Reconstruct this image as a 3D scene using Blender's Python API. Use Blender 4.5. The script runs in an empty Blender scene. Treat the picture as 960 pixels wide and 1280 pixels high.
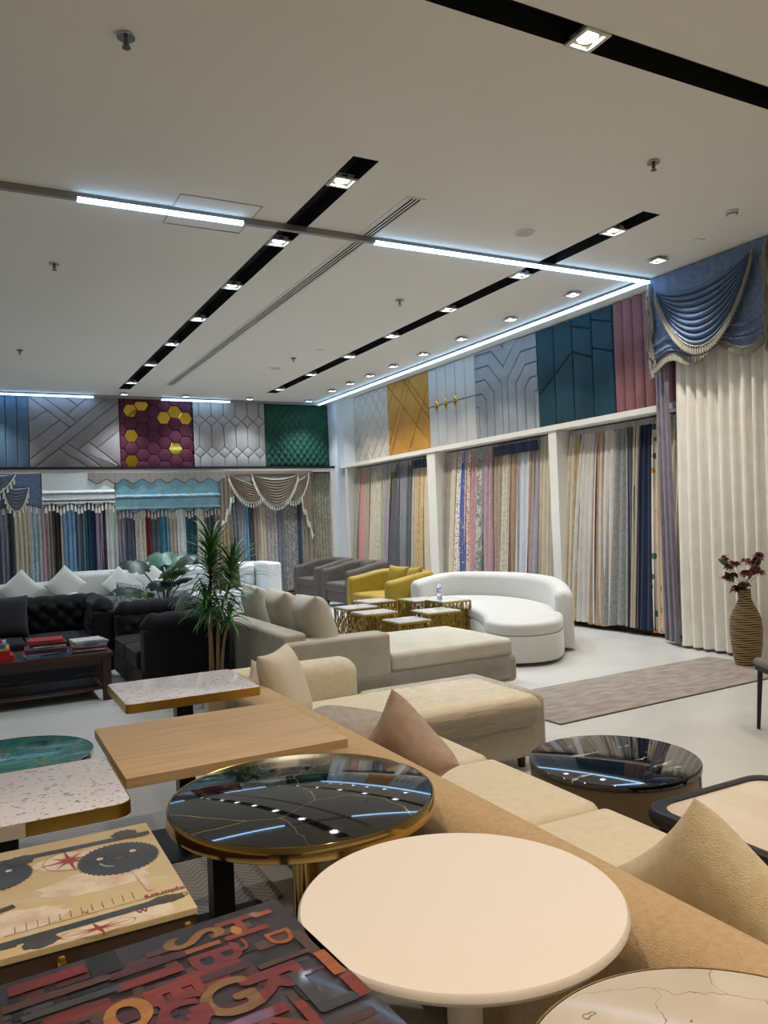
import bpy, bmesh, math, random
from mathutils import Vector, Matrix, Euler
random.seed(7)
C = bpy.context.scene.collection
S = bpy.context.scene
PI = math.pi
# ---------------------------------------------------------------- camera
yaw, pitch, roll, FPX = 0.485166, 0.0087822, 0.0391131, 979.955
fwd = Vector((math.sin(yaw)*math.cos(pitch), math.cos(yaw)*math.cos(pitch), math.sin(pitch)))
rgt = Vector((math.cos(yaw), -math.sin(yaw), 0)); dwn = fwd.cross(rgt)
r2 = math.cos(roll)*rgt + math.sin(roll)*dwn; d2 = -math.sin(roll)*rgt + math.cos(roll)*dwn
cd = bpy.data.cameras.new('camera'); cam = bpy.data.objects.new('camera', cd); C.objects.link(cam)
mw = Matrix((r2, -d2, -fwd)).transposed().to_4x4(); mw.translation = Vector((0, 0, 1.5)); cam.matrix_world = mw
cd.sensor_fit = 'HORIZONTAL'; cd.sensor_width = 36.0; cd.lens = FPX/960*36.0
cd.clip_start = 0.05; cd.clip_end = 60
S.camera = cam
# ---------------------------------------------------------------- world, exposure
w = bpy.data.worlds.new('world'); S.world = w; w.use_nodes = True
w.node_tree.nodes['Background'].inputs[0].default_value = (0.8, 0.86, 1.0, 1)
w.node_tree.nodes['Background'].inputs[1].default_value = 0.05
S.view_settings.view_transform = 'Standard'; S.view_settings.look = 'None'
S.view_settings.exposure = 0.42; S.view_settings.gamma = 1.0
S.view_settings.use_curve_mapping = False
S.cycles.max_bounces = 6; S.cycles.diffuse_bounces = 4; S.cycles.glossy_bounces = 4
S.cycles.transparent_max_bounces = 8; S.cycles.sample_clamp_indirect = 6.0
COOL = (0.80, 0.90, 1.0); NEUT = (1.0, 0.93, 0.84); WARM = (1.0, 0.80, 0.60); WARM2 = (1.0, 0.87, 0.72)
E_FAR, E_ROW, E_NEAR, E_LED = 92.0, 80.0, 84.0, 6.8

# ---------------------------------------------------------------- materials
def lin(c):
    return tuple(((v/12.92) if v <= .04045 else ((v+.055)/1.055)**2.4) for v in c)
def hx(s):
    return lin(tuple(int(s[i:i+2], 16)/255 for i in (0, 2, 4)))
def N(nt, t, **k):
    n = nt.nodes.new(t)
    for a, b in k.items(): setattr(n, a, b)
    return n
_m = {}
def mat(name, col, rough=.7, metal=0, bump=None, var=None, sheen=0, coat=0, emit=None, stretch=(1, 1, 1)):
    """col hex; bump=(scale,strength[,detail]); var=(scale,hex2,lo,hi)"""
    if name in _m: return _m[name]
    m = bpy.data.materials.new(name); m.use_nodes = True; nt = m.node_tree; b = nt.nodes['Principled BSDF']
    b.inputs['Base Color'].default_value = (*hx(col), 1); b.inputs['Roughness'].default_value = rough
    b.inputs['Metallic'].default_value = metal
    if sheen: b.inputs['Sheen Weight'].default_value = sheen; b.inputs['Sheen Roughness'].default_value = .4
    if coat: b.inputs['Coat Weight'].default_value = coat; b.inputs['Coat Roughness'].default_value = .05
    if emit: b.inputs['Emission Color'].default_value = (*emit[0], 1); b.inputs['Emission Strength'].default_value = emit[1]
    if bump or var:
        tc = N(nt, 'ShaderNodeTexCoord'); mp = N(nt, 'ShaderNodeMapping'); mp.inputs['Scale'].default_value = stretch
        nt.links.new(tc.outputs['Object'], mp.inputs[0])
    if var:
        n = N(nt, 'ShaderNodeTexNoise'); n.inputs['Scale'].default_value = var[0]; n.inputs['Detail'].default_value = 4
        r = N(nt, 'ShaderNodeValToRGB'); r.color_ramp.elements[0].position = var[2]; r.color_ramp.elements[1].position = var[3]
        r.color_ramp.elements[0].color = (*hx(col), 1); r.color_ramp.elements[1].color = (*hx(var[1]), 1)
        nt.links.new(mp.outputs[0], n.inputs[0]); nt.links.new(n.outputs[0], r.inputs[0]); nt.links.new(r.outputs[0], b.inputs['Base Color'])
    if bump:
        n = N(nt, 'ShaderNodeTexNoise'); n.inputs['Scale'].default_value = bump[0]; n.inputs['Detail'].default_value = bump[2] if len(bump) > 2 else 2
        bp = N(nt, 'ShaderNodeBump'); bp.inputs['Strength'].default_value = bump[1]; bp.inputs['Distance'].default_value = .02
        nt.links.new(mp.outputs[0], n.inputs[0]); nt.links.new(n.outputs[0], bp.inputs['Height']); nt.links.new(bp.outputs[0], b.inputs['Normal'])
    _m[name] = m; return m
def custom(name, rough=.5, metal=0, coat=0):
    m = bpy.data.materials.new(name); m.use_nodes = True; nt = m.node_tree; b = nt.nodes['Principled BSDF']
    b.inputs['Roughness'].default_value = rough; b.inputs['Metallic'].default_value = metal; b.inputs['Coat Weight'].default_value = coat
    tc = N(nt, 'ShaderNodeTexCoord'); mp = N(nt, 'ShaderNodeMapping'); nt.links.new(tc.outputs['Object'], mp.inputs[0])
    _m[name] = m; return m, nt, b, mp
def ramp(nt, stops, interp='LINEAR'):
    r = N(nt, 'ShaderNodeValToRGB'); cr = r.color_ramp; cr.interpolation = interp
    while len(cr.elements) < len(stops): cr.elements.new(.5)
    for e, (p, c) in zip(cr.elements, stops): e.position = p; e.color = (*hx(c), 1)
    return r
def fabric(name, c1, c2=None, kind='plain', scale=12, c3=None, rough=.85):
    if name in _m: return _m[name]
    if kind == 'plain': return mat(name, c1, rough, bump=(220, .15), var=(6, c2 or c1, .35, .7), sheen=.15)
    m, nt, b, mp = custom(name, rough); b.inputs['Sheen Weight'].default_value = .15
    if kind == 'damask':
        n = N(nt, 'ShaderNodeTexNoise'); n.inputs['Scale'].default_value = scale; n.inputs['Distortion'].default_value = 1.6; n.inputs['Detail'].default_value = 1
        c2 = ''.join('%02X' % int(int(c2[i:i+2], 16)*.55+int(c1[i:i+2], 16)*.45) for i in (0, 2, 4))
        r = ramp(nt, [(.44, c1), (.54, c2)]); nt.links.new(mp.outputs[0], n.inputs[0]); nt.links.new(n.outputs[0], r.inputs[0])
        nt.links.new(r.outputs[0], b.inputs['Base Color'])
    elif kind == 'floral':
        v = N(nt, 'ShaderNodeTexVoronoi'); v.inputs['Scale'].default_value = scale; v.inputs['Randomness'].default_value = .9
        r = ramp(nt, [(.0, c2), (.3, c3 or c2), (.62, c3 or c1), (.64, c1)], 'CONSTANT')
        s = N(nt, 'ShaderNodeSeparateColor'); nt.links.new(v.outputs['Color'], s.inputs[0])
        lt = N(nt, 'ShaderNodeMath', operation='LESS_THAN'); lt.inputs[1].default_value = .38
        nt.links.new(mp.outputs[0], v.inputs[0]); nt.links.new(v.outputs['Distance'], lt.inputs[0])
        mx = N(nt, 'ShaderNodeMix', data_type='RGBA'); nt.links.new(lt.outputs[0], mx.inputs[0])
        mx.inputs[6].default_value = (*hx(c1), 1); nt.links.new(s.outputs[0], r.inputs[0]); nt.links.new(r.outputs[0], mx.inputs[7])
        nt.links.new(mx.outputs[2], b.inputs['Base Color'])
    elif kind == 'stripe':
        wv = N(nt, 'ShaderNodeTexWave'); wv.inputs['Scale'].default_value = scale; wv.bands_direction = 'DIAGONAL'; mp.inputs['Scale'].default_value = (1, 1, 0)
        r = ramp(nt, [(.45, c1), (.55, c2)]); nt.links.new(mp.outputs[0], wv.inputs[0]); nt.links.new(wv.outputs[0], r.inputs[0]); nt.links.new(r.outputs[0], b.inputs['Base Color'])
    return m

# ---------------------------------------------------------------- mesh builder
class MB:
    def __init__(s): s.v = []; s.f = []; s.mi = []; s.cur = 0
    def quadgrid(s, P, closeu=False, closev=False):
        """P[i][j] points"""
        b = len(s.v); nu, nv = len(P), len(P[0])
        for r in P: s.v.extend([tuple(p) for p in r])
        for i in range(nu if closeu else nu-1):
            for j in range(nv if closev else nv-1):
                a = b+i*nv+j; c = b+((i+1) % nu)*nv+j; e = b+((i+1) % nu)*nv+(j+1) % nv; d = b+i*nv+(j+1) % nv
                s.f.append((a, c, e, d)); s.mi.append(s.cur)
        return b
    def face(s, pts):
        b = len(s.v); s.v.extend([tuple(p) for p in pts]); s.f.append(tuple(range(b, b+len(pts)))); s.mi.append(s.cur)
    def box(s, x0, y0, z0, x1, y1, z1):
        b = len(s.v)
        s.v += [(x0, y0, z0), (x1, y0, z0), (x1, y1, z0), (x0, y1, z0), (x0, y0, z1), (x1, y0, z1), (x1, y1, z1), (x0, y1, z1)]
        for q in ((0, 3, 2, 1), (4, 5, 6, 7), (0, 1, 5, 4), (1, 2, 6, 5), (2, 3, 7, 6), (3, 0, 4, 7)): s.f.append(tuple(b+i for i in q)); s.mi.append(s.cur)
        return s
    def bar(s, p, q, w_, h_=None):
        p, q = Vector(p), Vector(q); h_ = h_ or w_; d = (q-p).normalized()
        up = Vector((0, 0, 1)) if abs(d.z) < .9 else Vector((1, 0, 0)); a = d.cross(up).normalized()*w_/2; u = a.cross(d).normalized()*h_/2
        s.quadgrid([[o+sa*a+su*u for sa, su in ((-1, -1), (1, -1), (1, 1), (-1, 1))] for o in (p, q)], closev=True)
        for o in (p, q): s.face([o+sa*a+su*u for sa, su in ((-1, -1), (1, -1), (1, 1), (-1, 1))])
        return s
    def tube(s, pts, r, n=8, caps=True):
        pts = [Vector(p) for p in pts]; R = r if isinstance(r, (list, tuple)) else [r]*len(pts); rows = []; a = None
        for i, p in enumerate(pts):
            d = (pts[min(i+1, len(pts)-1)]-pts[max(i-1, 0)]).normalized()
            if a is None: a = d.orthogonal().normalized()
            a = (a-d*a.dot(d)).normalized(); b = d.cross(a)
            rows.append([p+R[i]*(math.cos(t)*a+math.sin(t)*b) for t in [2*PI*k/n for k in range(n)]])
        s.quadgrid(rows, closev=True)
        if caps: s.face(rows[0]); s.face(rows[-1])
        return s
    def lathe(s, prof, cx=0, cy=0, n=32, capb=True, capt=True):
        rows = [[(cx+r*math.cos(2*PI*k/n), cy+r*math.sin(2*PI*k/n), z) for k in range(n)] for r, z in prof]
        s.quadgrid(rows, closev=True)
        if capb and prof[0][0] > 1e-5: s.face(rows[0])
        if capt and prof[-1][0] > 1e-5: s.face(rows[-1])
        return s
    def soft(s, x0, y0, z0, x1, y1, z1, r, seg=4, inner=6, bulge=(0, 0, 0)):
        """rounded box, optional bulge of its faces"""
        c = Vector(((x0+x1)/2, (y0+y1)/2, (z0+z1)/2)); h = Vector((abs(x1-x0)/2, abs(y1-y0)/2, abs(z1-z0)/2)); r = min(r, h.x, h.y, h.z)*.999
        def co(H):
            e = [-H+r*(1-math.tan(PI/4*(1-k/seg))) for k in range(seg+1)]
            m_ = [(-H+r)+(2*(H-r))*k/inner for k in range(1, inner)] if H-r > 1e-4 else []
            return e+m_+[-x for x in reversed(e)]
        ax = [co(h.x), co(h.y), co(h.z)]
        def mp(p):
            i = Vector([max(-(h[k]-r), min(h[k]-r, p[k])) for k in range(3)]); d = p-i
            q = i+(d.normalized()*r if d.length > 1e-9 else d)
            for k in range(3):
                if bulge[k]:
                    o = [j for j in range(3) if j != k]
                    q[k] += bulge[k]*(q[k]/h[k])*max(0, 1-(q[o[0]]/h[o[0]])**2)*max(0, 1-(q[o[1]]/h[o[1]])**2)
            return q+c
        for k in range(3):
            o = [j for j in range(3) if j != k]
            for sg in (-1, 1):
                rows = []
                for u in ax[o[0]]:
                    row = []
                    for v_ in ax[o[1]]:
                        p = Vector((0, 0, 0)); p[k] = sg*h[k]; p[o[0]] = u; p[o[1]] = v_; row.append(mp(p))
                    rows.append(row)
                s.quadgrid(rows)
        return s
    def slab(s, outline, z0, z1, r=0.0, seg=4, rb=0.0):
        """vertical prism of a smooth outline with a filleted upper (and lower) rim"""
        n = len(outline); O = [Vector((p[0], p[1], 0)) for p in outline]
        area = sum(O[i].x*O[(i+1) % n].y-O[(i+1) % n].x*O[i].y for i in range(n)); sg = 1 if area > 0 else -1
        nr = []
        for i in range(n):
            t = (O[(i+1) % n]-O[i-1]).normalized(); nr.append(Vector((-t.y, t.x, 0))*sg)
        def ring(d, z): return [(O[i].x+nr[i].x*d, O[i].y+nr[i].y*d, z) for i in range(n)]
        rows = []
        if rb: rows += [ring(rb*(1-math.sin(a)), z0+rb*(1-math.cos(a))) for a in [PI/2*k/3 for k in range(4)]]
        else: rows.append(ring(0, z0))
        if r: rows += [ring(r*(1-math.cos(a)), z1-r+r*math.sin(a)) for a in [PI/2*k/seg for k in range(seg+1)]]
        else: rows.append(ring(0, z1))
        s.quadgrid(rows, closev=True); s.face(rows[0]); s.face(rows[-1])
        return s
    def pad(s, poly, t, ch=.012, y=0, gap=.004):
        """soft upholstered pad in the xz plane, face toward -y; poly list of (x,z), convex"""
        n = len(poly); P = [Vector((p[0], p[1])) for p in poly]
        ar = sum(P[i].x*P[(i+1) % n].y-P[(i+1) % n].x*P[i].y for i in range(n))
        if ar < 0: P.reverse()
        def inset(d):
            out = []
            for i in range(n):
                a, b, c_ = P[i-1], P[i], P[(i+1) % n]; e1 = (b-a).normalized(); e2 = (c_-b).normalized()
                n1 = Vector((-e1.y, e1.x)); n2 = Vector((-e2.y, e2.x)); m_ = (n1+n2)
                if m_.length < 1e-6: m_ = n1
                m_ = m_.normalized(); k = d/max(.35, m_.dot(n1)); out.append(b+m_*k)
            return out
        rows = [[(p.x, y_, p.y) for p in inset(d)] for d, y_ in ((gap, y), (gap, y-t*.6), (gap+ch*.35, y-t*.9), (gap+ch, y-t))]
        s.quadgrid(rows, closev=True); s.face(rows[-1])
        return s
    def xf(s, M, a=0):
        for i in range(a, len(s.v)): s.v[i] = tuple(M @ Vector(s.v[i]))
        return s
SM = {}
def mesh(name, mb, mats, smooth=True, ang=40):
    me = bpy.data.meshes.new(name); me.from_pydata(mb.v, [], mb.f)
    mats = mats if isinstance(mats, (list, tuple)) else [mats]
    for m in mats: me.materials.append(m)
    if len(mats) > 1: me.polygons.foreach_set('material_index', mb.mi)
    bm = bmesh.new(); bm.from_mesh(me); bmesh.ops.remove_doubles(bm, verts=bm.verts, dist=2e-6)
    bmesh.ops.recalc_face_normals(bm, faces=bm.faces); 
    if smooth:
        ca = math.radians(ang)
        for f in bm.faces: f.smooth = True
        for e in bm.edges:
            if len(e.link_faces) == 2 and e.calc_face_angle(0) > ca: e.smooth = False
    bm.to_mesh(me); bm.free()
    return me
def link(name, mb, mats, parent=None, label=None, cat=None, group=None, kind=None, loc=None, rot=None, smooth=True, ang=40, world=True):
    """top level: verts are world coordinates, origin moved to the base centre. child: verts in the parent's frame
    (world=True subtracts the parent's location)."""
    if isinstance(mb, MB):
        if parent is None and loc is None:
            xs = [v[0] for v in mb.v]; ys = [v[1] for v in mb.v]; zs = [v[2] for v in mb.v]
            o_ = Vector(((min(xs)+max(xs))/2, (min(ys)+max(ys))/2, min(zs))); mb.v = [(v[0]-o_.x, v[1]-o_.y, v[2]-o_.z) for v in mb.v]; loc = o_
        elif parent is not None and world:
            p = Vector((0, 0, 0)); q = parent
            while q: p += q.location; q = q.parent
            if p.length > 0: mb.v = [(v[0]-p.x, v[1]-p.y, v[2]-p.z) for v in mb.v]
        me = mesh(name, mb, mats, smooth, ang)
    else: me = mb
    o = bpy.data.objects.new(name, me); C.objects.link(o)
    if parent: o.parent = parent
    if loc is not None: o.location = loc
    if rot is not None: o.rotation_euler = rot
    if label: o['label'] = label
    if cat: o['category'] = cat
    if group: o['group'] = group
    if kind: o['kind'] = kind
    return o
def thing(name, label, cat, loc=(0, 0, 0), rz=0, group=None):
    o = bpy.data.objects.new(name, None); C.objects.link(o); o.location = loc; o.rotation_euler = (0, 0, rz); o.empty_display_size = .1
    o['label'] = label; o['category'] = cat
    if group: o['group'] = group
    return o
def dup(root, label, loc=None, rz=None):
    r = root.copy(); C.objects.link(r); r['label'] = label
    if loc is not None: r.location = loc
    if rz is not None: r.rotation_euler = (0, 0, rz)
    def rec(a, b):
        for ch in a.children:
            c = ch.copy(); C.objects.link(c); c.parent = b; rec(ch, c)
    rec(root, r); return r
def struct(name, mb, m, **k): return link(name, mb, m, kind='structure', **k)
def smoothcurve(pts, n=6, closed=False):
    P = [Vector((*p, 0)) if len(p) == 2 else Vector(p) for p in pts]; out = []; L = len(P)
    for i in range(L if closed else L-1):
        a, b, c, d = (P[(i-1) % L] if closed or i > 0 else P[0]), P[i], P[(i+1) % L], (P[(i+2) % L] if closed or i+2 < L else P[-1])
        for k in range(n):
            t = k/n; out.append(.5*((2*b)+(c-a)*t+(2*a-5*b+4*c-d)*t*t+(3*b-a-3*c+d)*t**3))
    if not closed: out.append(P[-1])
    return out
ORD = ['first', 'second', 'third', 'fourth', 'fifth', 'sixth', 'seventh', 'eighth', 'ninth', 'tenth', 'eleventh', 'twelfth', 'thirteenth', 'fourteenth', 'fifteenth', 'sixteenth', 'seventeenth', 'eighteenth', 'nineteenth', 'twentieth']
ORD += ['twenty-'+o for o in ORD[:9]]+['thirtieth']+['thirty-'+o for o in ORD[:9]]+['fortieth']+['forty-'+o for o in ORD[:9]]+['fiftieth']

# common materials
white_paint = mat('white_paint', 'E4E1DA', .6)
wall_paint = mat('wall_paint', 'D9D5CC', .7, bump=(80, .05))
cool_paint = mat('cool_wall_paint', 'DDE3EA', .7)
ceil_paint = mat('ceiling_paint', 'E2DED6', .85, var=(.6, 'DDD9D1', .3, .7))
slot_black = mat('slot_black', '14161A', .7)
brass = mat('polished_brass', 'C4A768', .13, 1)
brass_b = mat('brushed_brass', 'C2A052', .32, 1, bump=(300, .1), stretch=(.05, 1, 1))
gold_p = mat('gold_paint', 'B08A2E', .3, .9)
gold_mirror = mat('gold_mirror', 'D9B34A', .06, 1)
chrome = mat('chrome', 'D0D0D0', .15, 1)
black_metal = mat('black_metal', '121214', .35, .3)
black_wood = mat('black_leg', '181513', .5)
plastic_w = mat('white_plastic', 'DDDBD6', .4)

# ================================================================ room shell
X0, X1, Y0, Y1, H = -5.5, 7.0, -4.0, 15.45, 4.0
def floor_mat():
    m, nt, b, mp = custom('polished_floor', .3)
    n = N(nt, 'ShaderNodeTexNoise'); n.inputs['Scale'].default_value = .9; n.inputs['Detail'].default_value = 6; n.inputs['Distortion'].default_value = .8
    r = ramp(nt, [(.3, 'B9B8B4'), (.7, 'CCCBC7')]); nt.links.new(mp.outputs[0], n.inputs[0]); nt.links.new(n.outputs[0], r.inputs[0]); nt.links.new(r.outputs[0], b.inputs['Base Color'])
    return m
fl = MB(); fl.box(X0, Y0, -.1, X1+.45, Y1+.05, 0); struct('floor', fl, floor_mat())
SLOTS = [(2.40, 4.80, 2.60, 14.5), (5.08, 4.75, 5.28, 14.26), (-3.2, 3.02, 4.62, 3.20), (-1.6, 4.8, -1.4, 14.5)]
DIFF = [(3.105, 5.25, 3.225, 13.9)]
cl = MB(); xs = sorted({X0, X1+.05, *[v for s in SLOTS+DIFF for v in (s[0], s[2])]}); ys = sorted({Y0, Y1+.05, *[v for s in SLOTS+DIFF for v in (s[1], s[3])]})
for i in range(len(xs)-1):
    for j in range(len(ys)-1):
        cx, cy = (xs[i]+xs[i+1])/2, (ys[j]+ys[j+1])/2
        if any(s[0] < cx < s[2] and s[1] < cy < s[3] for s in SLOTS+DIFF): continue
        cl.face([(xs[i], ys[j], H), (xs[i], ys[j+1], H), (xs[i+1], ys[j+1], H), (xs[i+1], ys[j], H)])
ceiling = struct('ceiling', cl, ceil_paint)
for s in SLOTS+DIFF:
    t = MB(); z1 = H+.14
    t.quadgrid([[(s[0], s[1], z), (s[2], s[1], z), (s[2], s[3], z), (s[0], s[3], z)] for z in (H, z1)], closev=True)
    t.face([(s[0], s[1], z1), (s[2], s[1], z1), (s[2], s[3], z1), (s[0], s[3], z1)])
    link('recessed_slot', t, slot_black, ceiling)
wb = MB(); wb.box(X0-.1, Y1, 0, X1+.5, Y1+.1, H); struct('wall_back', wb, wall_paint)
wl = MB(); wl.box(X0-.1, Y0-.1, 0, X0, Y1, H); struct('wall_left', wl, wall_paint)
wf = MB(); wf.box(X0-.1, Y0-.1, 0, X1+.5, Y0, H); struct('wall_front', wf, wall_paint)
# right wall: upper band above the curtain bays, bays recessed, solid behind the window dressing
wr = MB(); wr.box(X1, Y0, 2.60, X1+.1, Y1, H); wr.box(X1+.42, 5.6, 0, X1+.5, Y1, 2.60); wr.box(X1, Y0, 0, X1+.1, 5.9, 2.6); wr.box(X1, 14.72, 0, X1+.42, Y1, 2.6)
struct('wall_right', wr, wall_paint)
tr = MB(); tr.box(X1-.09, 5.95, 2.595, X1+.42, 15.0, 2.665); struct('trim_1', tr, white_paint)        # shelf board over the bays
for k, (a, b_) in enumerate(((8.145, 8.307), (11.24, 11.50), (14.70, 14.80), (5.95, 6.05))):
    t = MB(); t.box(X1-.07, a, 0, X1+.42, b_, 2.595); struct('trim_%d' % (k+2), t, white_paint)
t = MB(); t.box(X1-.14, 15.0, 0, X1+.05, Y1, H); struct('trim_6', t, cool_paint)                     # corner column
t = MB(); t.box(X0, Y1-.28, 2.545, X1-.14, Y1, 2.615); t.box(X1-.24, Y1-.28, 0, X1-.14, Y1, 2.545); struct('trim_7', t, white_paint)   # cornice above back racks
t = MB(); t.box(X0, Y1-.29, 2.615, X1-.14, Y1, 2.66); struct('trim_8', t, mat('dark_line', '151518', .5))
wood_base = mat('rack_base_wood', '7A5236', .5, var=(9, '5D3B26', .3, .7), stretch=(.2, 3, 3))
t = MB(); t.box(X0, Y1-.26, 0, X1-.24, Y1-.02, .07); struct('baseboard_back', t, wood_base)
t = MB()
for a, b_ in ((6.05, 8.145), (8.307, 11.24), (11.5, 14.7)): t.box(X1+.16, a, 0, X1+.42, b_, .08)
struct('baseboard_right', t, mat('dark_plinth', '5A5048', .6))

# ---------------------------------------------------------------- linear LED profile
prof_grey = mat('aluminium_profile', '8E8E8C', .4, .6)
led_mat = mat('led_diffuser', 'FFFFFF', .5, emit=((.34, .63, 1.0), E_LED))
def led_run(label, a, b, lit):
    """a,b end points on the ceiling; lit list of (t0,t1) distances along the run"""
    a, b = Vector((*a, 0)), Vector((*b, 0)); L = (b-a).length; ang = math.atan2(b.y-a.y, b.x-a.x)
    r = thing('linear_light', label, 'ceiling light', (a.x, a.y, H), ang)
    m = MB(); m.box(0, -.022, -.03, L, .022, -.0); link('profile', m, prof_grey, r, world=False)
    cur = 0
    for t0, t1 in lit:
        m = MB(); m.box(t0, -.021, -.056, t1, .021, -.030); link('led_diffuser', m, led_mat, r, world=False)
        if t0 > cur: m = MB(); m.box(cur, -.022, -.05, t0, .022, -.030); link('unlit_profile', m, prof_grey, r, world=False)
        cur = t1
    if cur < L: m = MB(); m.box(cur, -.022, -.05, L, .022, -.030); link('unlit_profile', m, prof_grey, r, world=False)
led_run('linear LED ceiling strip nearest the viewer, partly lit, crossing both black slots', (-4.0, 6.14), (6.60, 6.14), [(1.6, 3.0), (4.77, 6.04), (7.25, 10.6)])
led_run('long bright LED ceiling strip running along the upholstered panels on the right', (6.56, 6.17), (6.56, 15.2), [(0.0, 9.03)])
led_run('linear LED ceiling strip along the back wall above the panels, partly lit', (-4.0, 15.25), (6.60, 15.25), [(.4, 2.8), (4.0, 6.07), (7.31, 8.65)])

# ---------------------------------------------------------------- downlights
bezel = mat('downlight_bezel', 'C9C9C6', .35)
lampm = {c: mat('lamp_'+n, 'FFFFFF', .5, emit=(c, 28)) for n, c in (('cool', COOL), ('neutral', NEUT), ('warm', WARM), ('soft_warm', WARM2))}
_lt = {}
def downlight(x, y, label, e, col, wsz=.19, lsz=.17, ang=105, z=H, flush=False):
    if flush: z = H-.021
    r = thing('recessed_spotlight', label, 'spotlight', (x, y, z))
    k = ('m', wsz, col, flush); dz = .6 if flush else 1; rs = .88 if flush else 1
    if k not in _lt:
        m = MB(); a, b_ = wsz/2, lsz/2; i_ = wsz/2-.022; j_ = lsz/2-.02
        for q in ((-a, -b_, a, -j_), (-a, j_, a, b_), (-a, -j_, -i_, j_), (i_, -j_, a, j_)): m.box(q[0], q[1], -.012, q[2], q[3], 0)
        m.quadgrid([[(sx*i_*f, sy*j_*f, zz) for sx, sy in ((-1, -1), (1, -1), (1, 1), (-1, 1))] for f, zz in ((1, -.004), (.85, .03*dz))], closev=True)
        m1 = mesh('bezel', m, bezel, False)
        m = MB(); m.lathe([(.064*rs, .028*dz), (.066*rs, .012*dz), (.056*rs, .008*dz), (.054*rs, .02*dz)], n=20, capb=False, capt=False); m2 = mesh('lamp_ring', m, chrome)
        m = MB(); m.lathe([(.055*rs, .022*dz), (.04*rs, .014*dz-.004*(1-dz)), (0.0001, .012*dz-.006*(1-dz))], n=20, capb=False, capt=False); m3 = mesh('lamp', m, lampm[col])
        m = MB(); m.box(-i_, -j_, .03*dz, i_, j_, .034*dz); m4 = mesh('back_plate', m, bezel, False)
        _lt[k] = (m1, m2, m3, m4)
    for n_, me in zip(('bezel', 'lamp_ring', 'lamp', 'back_plate'), _lt[k]): link(n_, me, None, r)
    kl = ('l', e, col, ang)
    if kl not in _lt:
        L = bpy.data.lights.new('spot', 'SPOT'); L.energy = e; L.color = col; L.spot_size = math.radians(ang); L.spot_blend = .8; L.shadow_soft_size = .05; _lt[kl] = L
    o = bpy.data.objects.new('lamp_light', _lt[kl]); C.objects.link(o); o.parent = r; o.location = (0, 0, -.03)
for k, y in enumerate((5.2, 6.55, 7.95, 9.35, 10.74, 12.2, 13.8)):
    downlight(2.5, y, 'square spotlight in the left black ceiling slot, %s counting from its near end' % ORD[k], E_FAR, NEUT if k < 1 else COOL)
for k, y in enumerate((5.2, 6.55, 7.95, 9.38, 10.76, 12.27, 13.8)):
    downlight(5.18, y, 'square spotlight in the right black ceiling slot, %s counting from its near end' % ORD[k], E_FAR, NEUT if k < 1 else COOL)
for k, y in enumerate((5.6, 6.85, 8.02, 9.15, 10.2, 11.15, 12.0, 12.8, 13.6)):
    downlight(6.16, y, 'small spotlight set in the ceiling beside the right wall panels, %s from the near end' % ORD[k], E_ROW, NEUT, .155, .155, 95, flush=True)
for k, x in enumerate((2.56, 3.69, 4.95, 6.21)):
    downlight(x, 14.9, 'small spotlight in the ceiling row before the back wall, %s from the left' % ORD[k], E_ROW, COOL, .155, .155, 95, flush=True)
downlight(2.97, 3.11, 'warm square spotlight in the black slot nearest the viewer', E_NEAR, WARM2, .17, .18)
for k, (x, y) in enumerate(((-1.5, 6.55), (-1.5, 9.35), (-1.5, 12.2), (.2, 14.9), (-2.4, 14.9))):
    downlight(x, y, 'ceiling spotlight left of the view, %s of a row' % ORD[k], E_FAR, COOL, flush=True)
for k, (x, y) in enumerate(((.6, 3.11), (4.9, 2.6), (1.9, .6), (4.2, .6), (-.6, .4), (.9, -1.6), (3.2, -1.6))):
    downlight(x, y, 'warm ceiling spotlight above the front of the shop, %s of the set' % ORD[k], E_NEAR*(1.35 if y < 2 else .8), WARM if y < 2 else WARM2, flush=y != 3.11)

# ---------------------------------------------------------------- ceiling fittings
dk = mat('dark_sprinkler', '5C5854', .4, .6)
for k, (x, y, lb) in enumerate(((.77, 4.06, 'pendent sprinkler head at the top left of the picture'), (.76, 7.83, 'small sprinkler head left of the left black slot, nearer one'),
        (.66, 11.7, 'tiny sprinkler head far left on the ceiling near the back wall strip'), (4.42, 7.80, 'small sprinkler head between the diffuser and the right black slot'),
        (4.43, 4.03, 'sprinkler head at the upper right, above the end of the right slot'), (4.40, 11.1, 'tiny sprinkler head far back beside the second round speaker'))):
    r = thing('sprinkler_head', lb, 'sprinkler', (x, y, H-.06))
    m = MB(); m.lathe([(.045, .045), (.045, .052), (.03, .06), (0.001, .06)], n=20, capb=True, capt=False); link('escutcheon', m, chrome, r, world=False)
    m = MB(); m.lathe([(.011, .045), (.013, .02), (.008, .012)], n=10); link('body', m, dk, r, world=False)
    m = MB(); m.tube([(-.011, 0, .02), (-.014, 0, .008), (0, 0, -.004)], .003, 6); m.tube([(.011, 0, .02), (.014, 0, .008), (0, 0, -.004)], .003, 6); link('yoke', m, dk, r, world=False)
    m = MB(); m.lathe([(.022, -.006), (.022, -.003)], n=14); link('deflector', m, dk, r, world=False)
r = thing('smoke_detector', 'round white smoke detector on the ceiling above the blue valance', 'smoke detector', (5.8, 4.45, H-.05))
m = MB(); m.lathe([(.055, .05), (.055, .035), (.047, .03)], n=28); link('base', m, plastic_w, r, world=False)
m = MB(); m.lathe([(.04, .03), (.042, .008), (.034, 0), (0.001, 0)], n=28, capb=False, capt=False); link('cover', m, plastic_w, r, world=False)
m = MB()
for k in range(12): a = 2*PI*k/12; m.bar((.0425*math.cos(a), .0425*math.sin(a), .014), (.0425*math.cos(a), .0425*math.sin(a), .026), .006)
link('vent_slots', m, dk, r, world=False)
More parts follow.
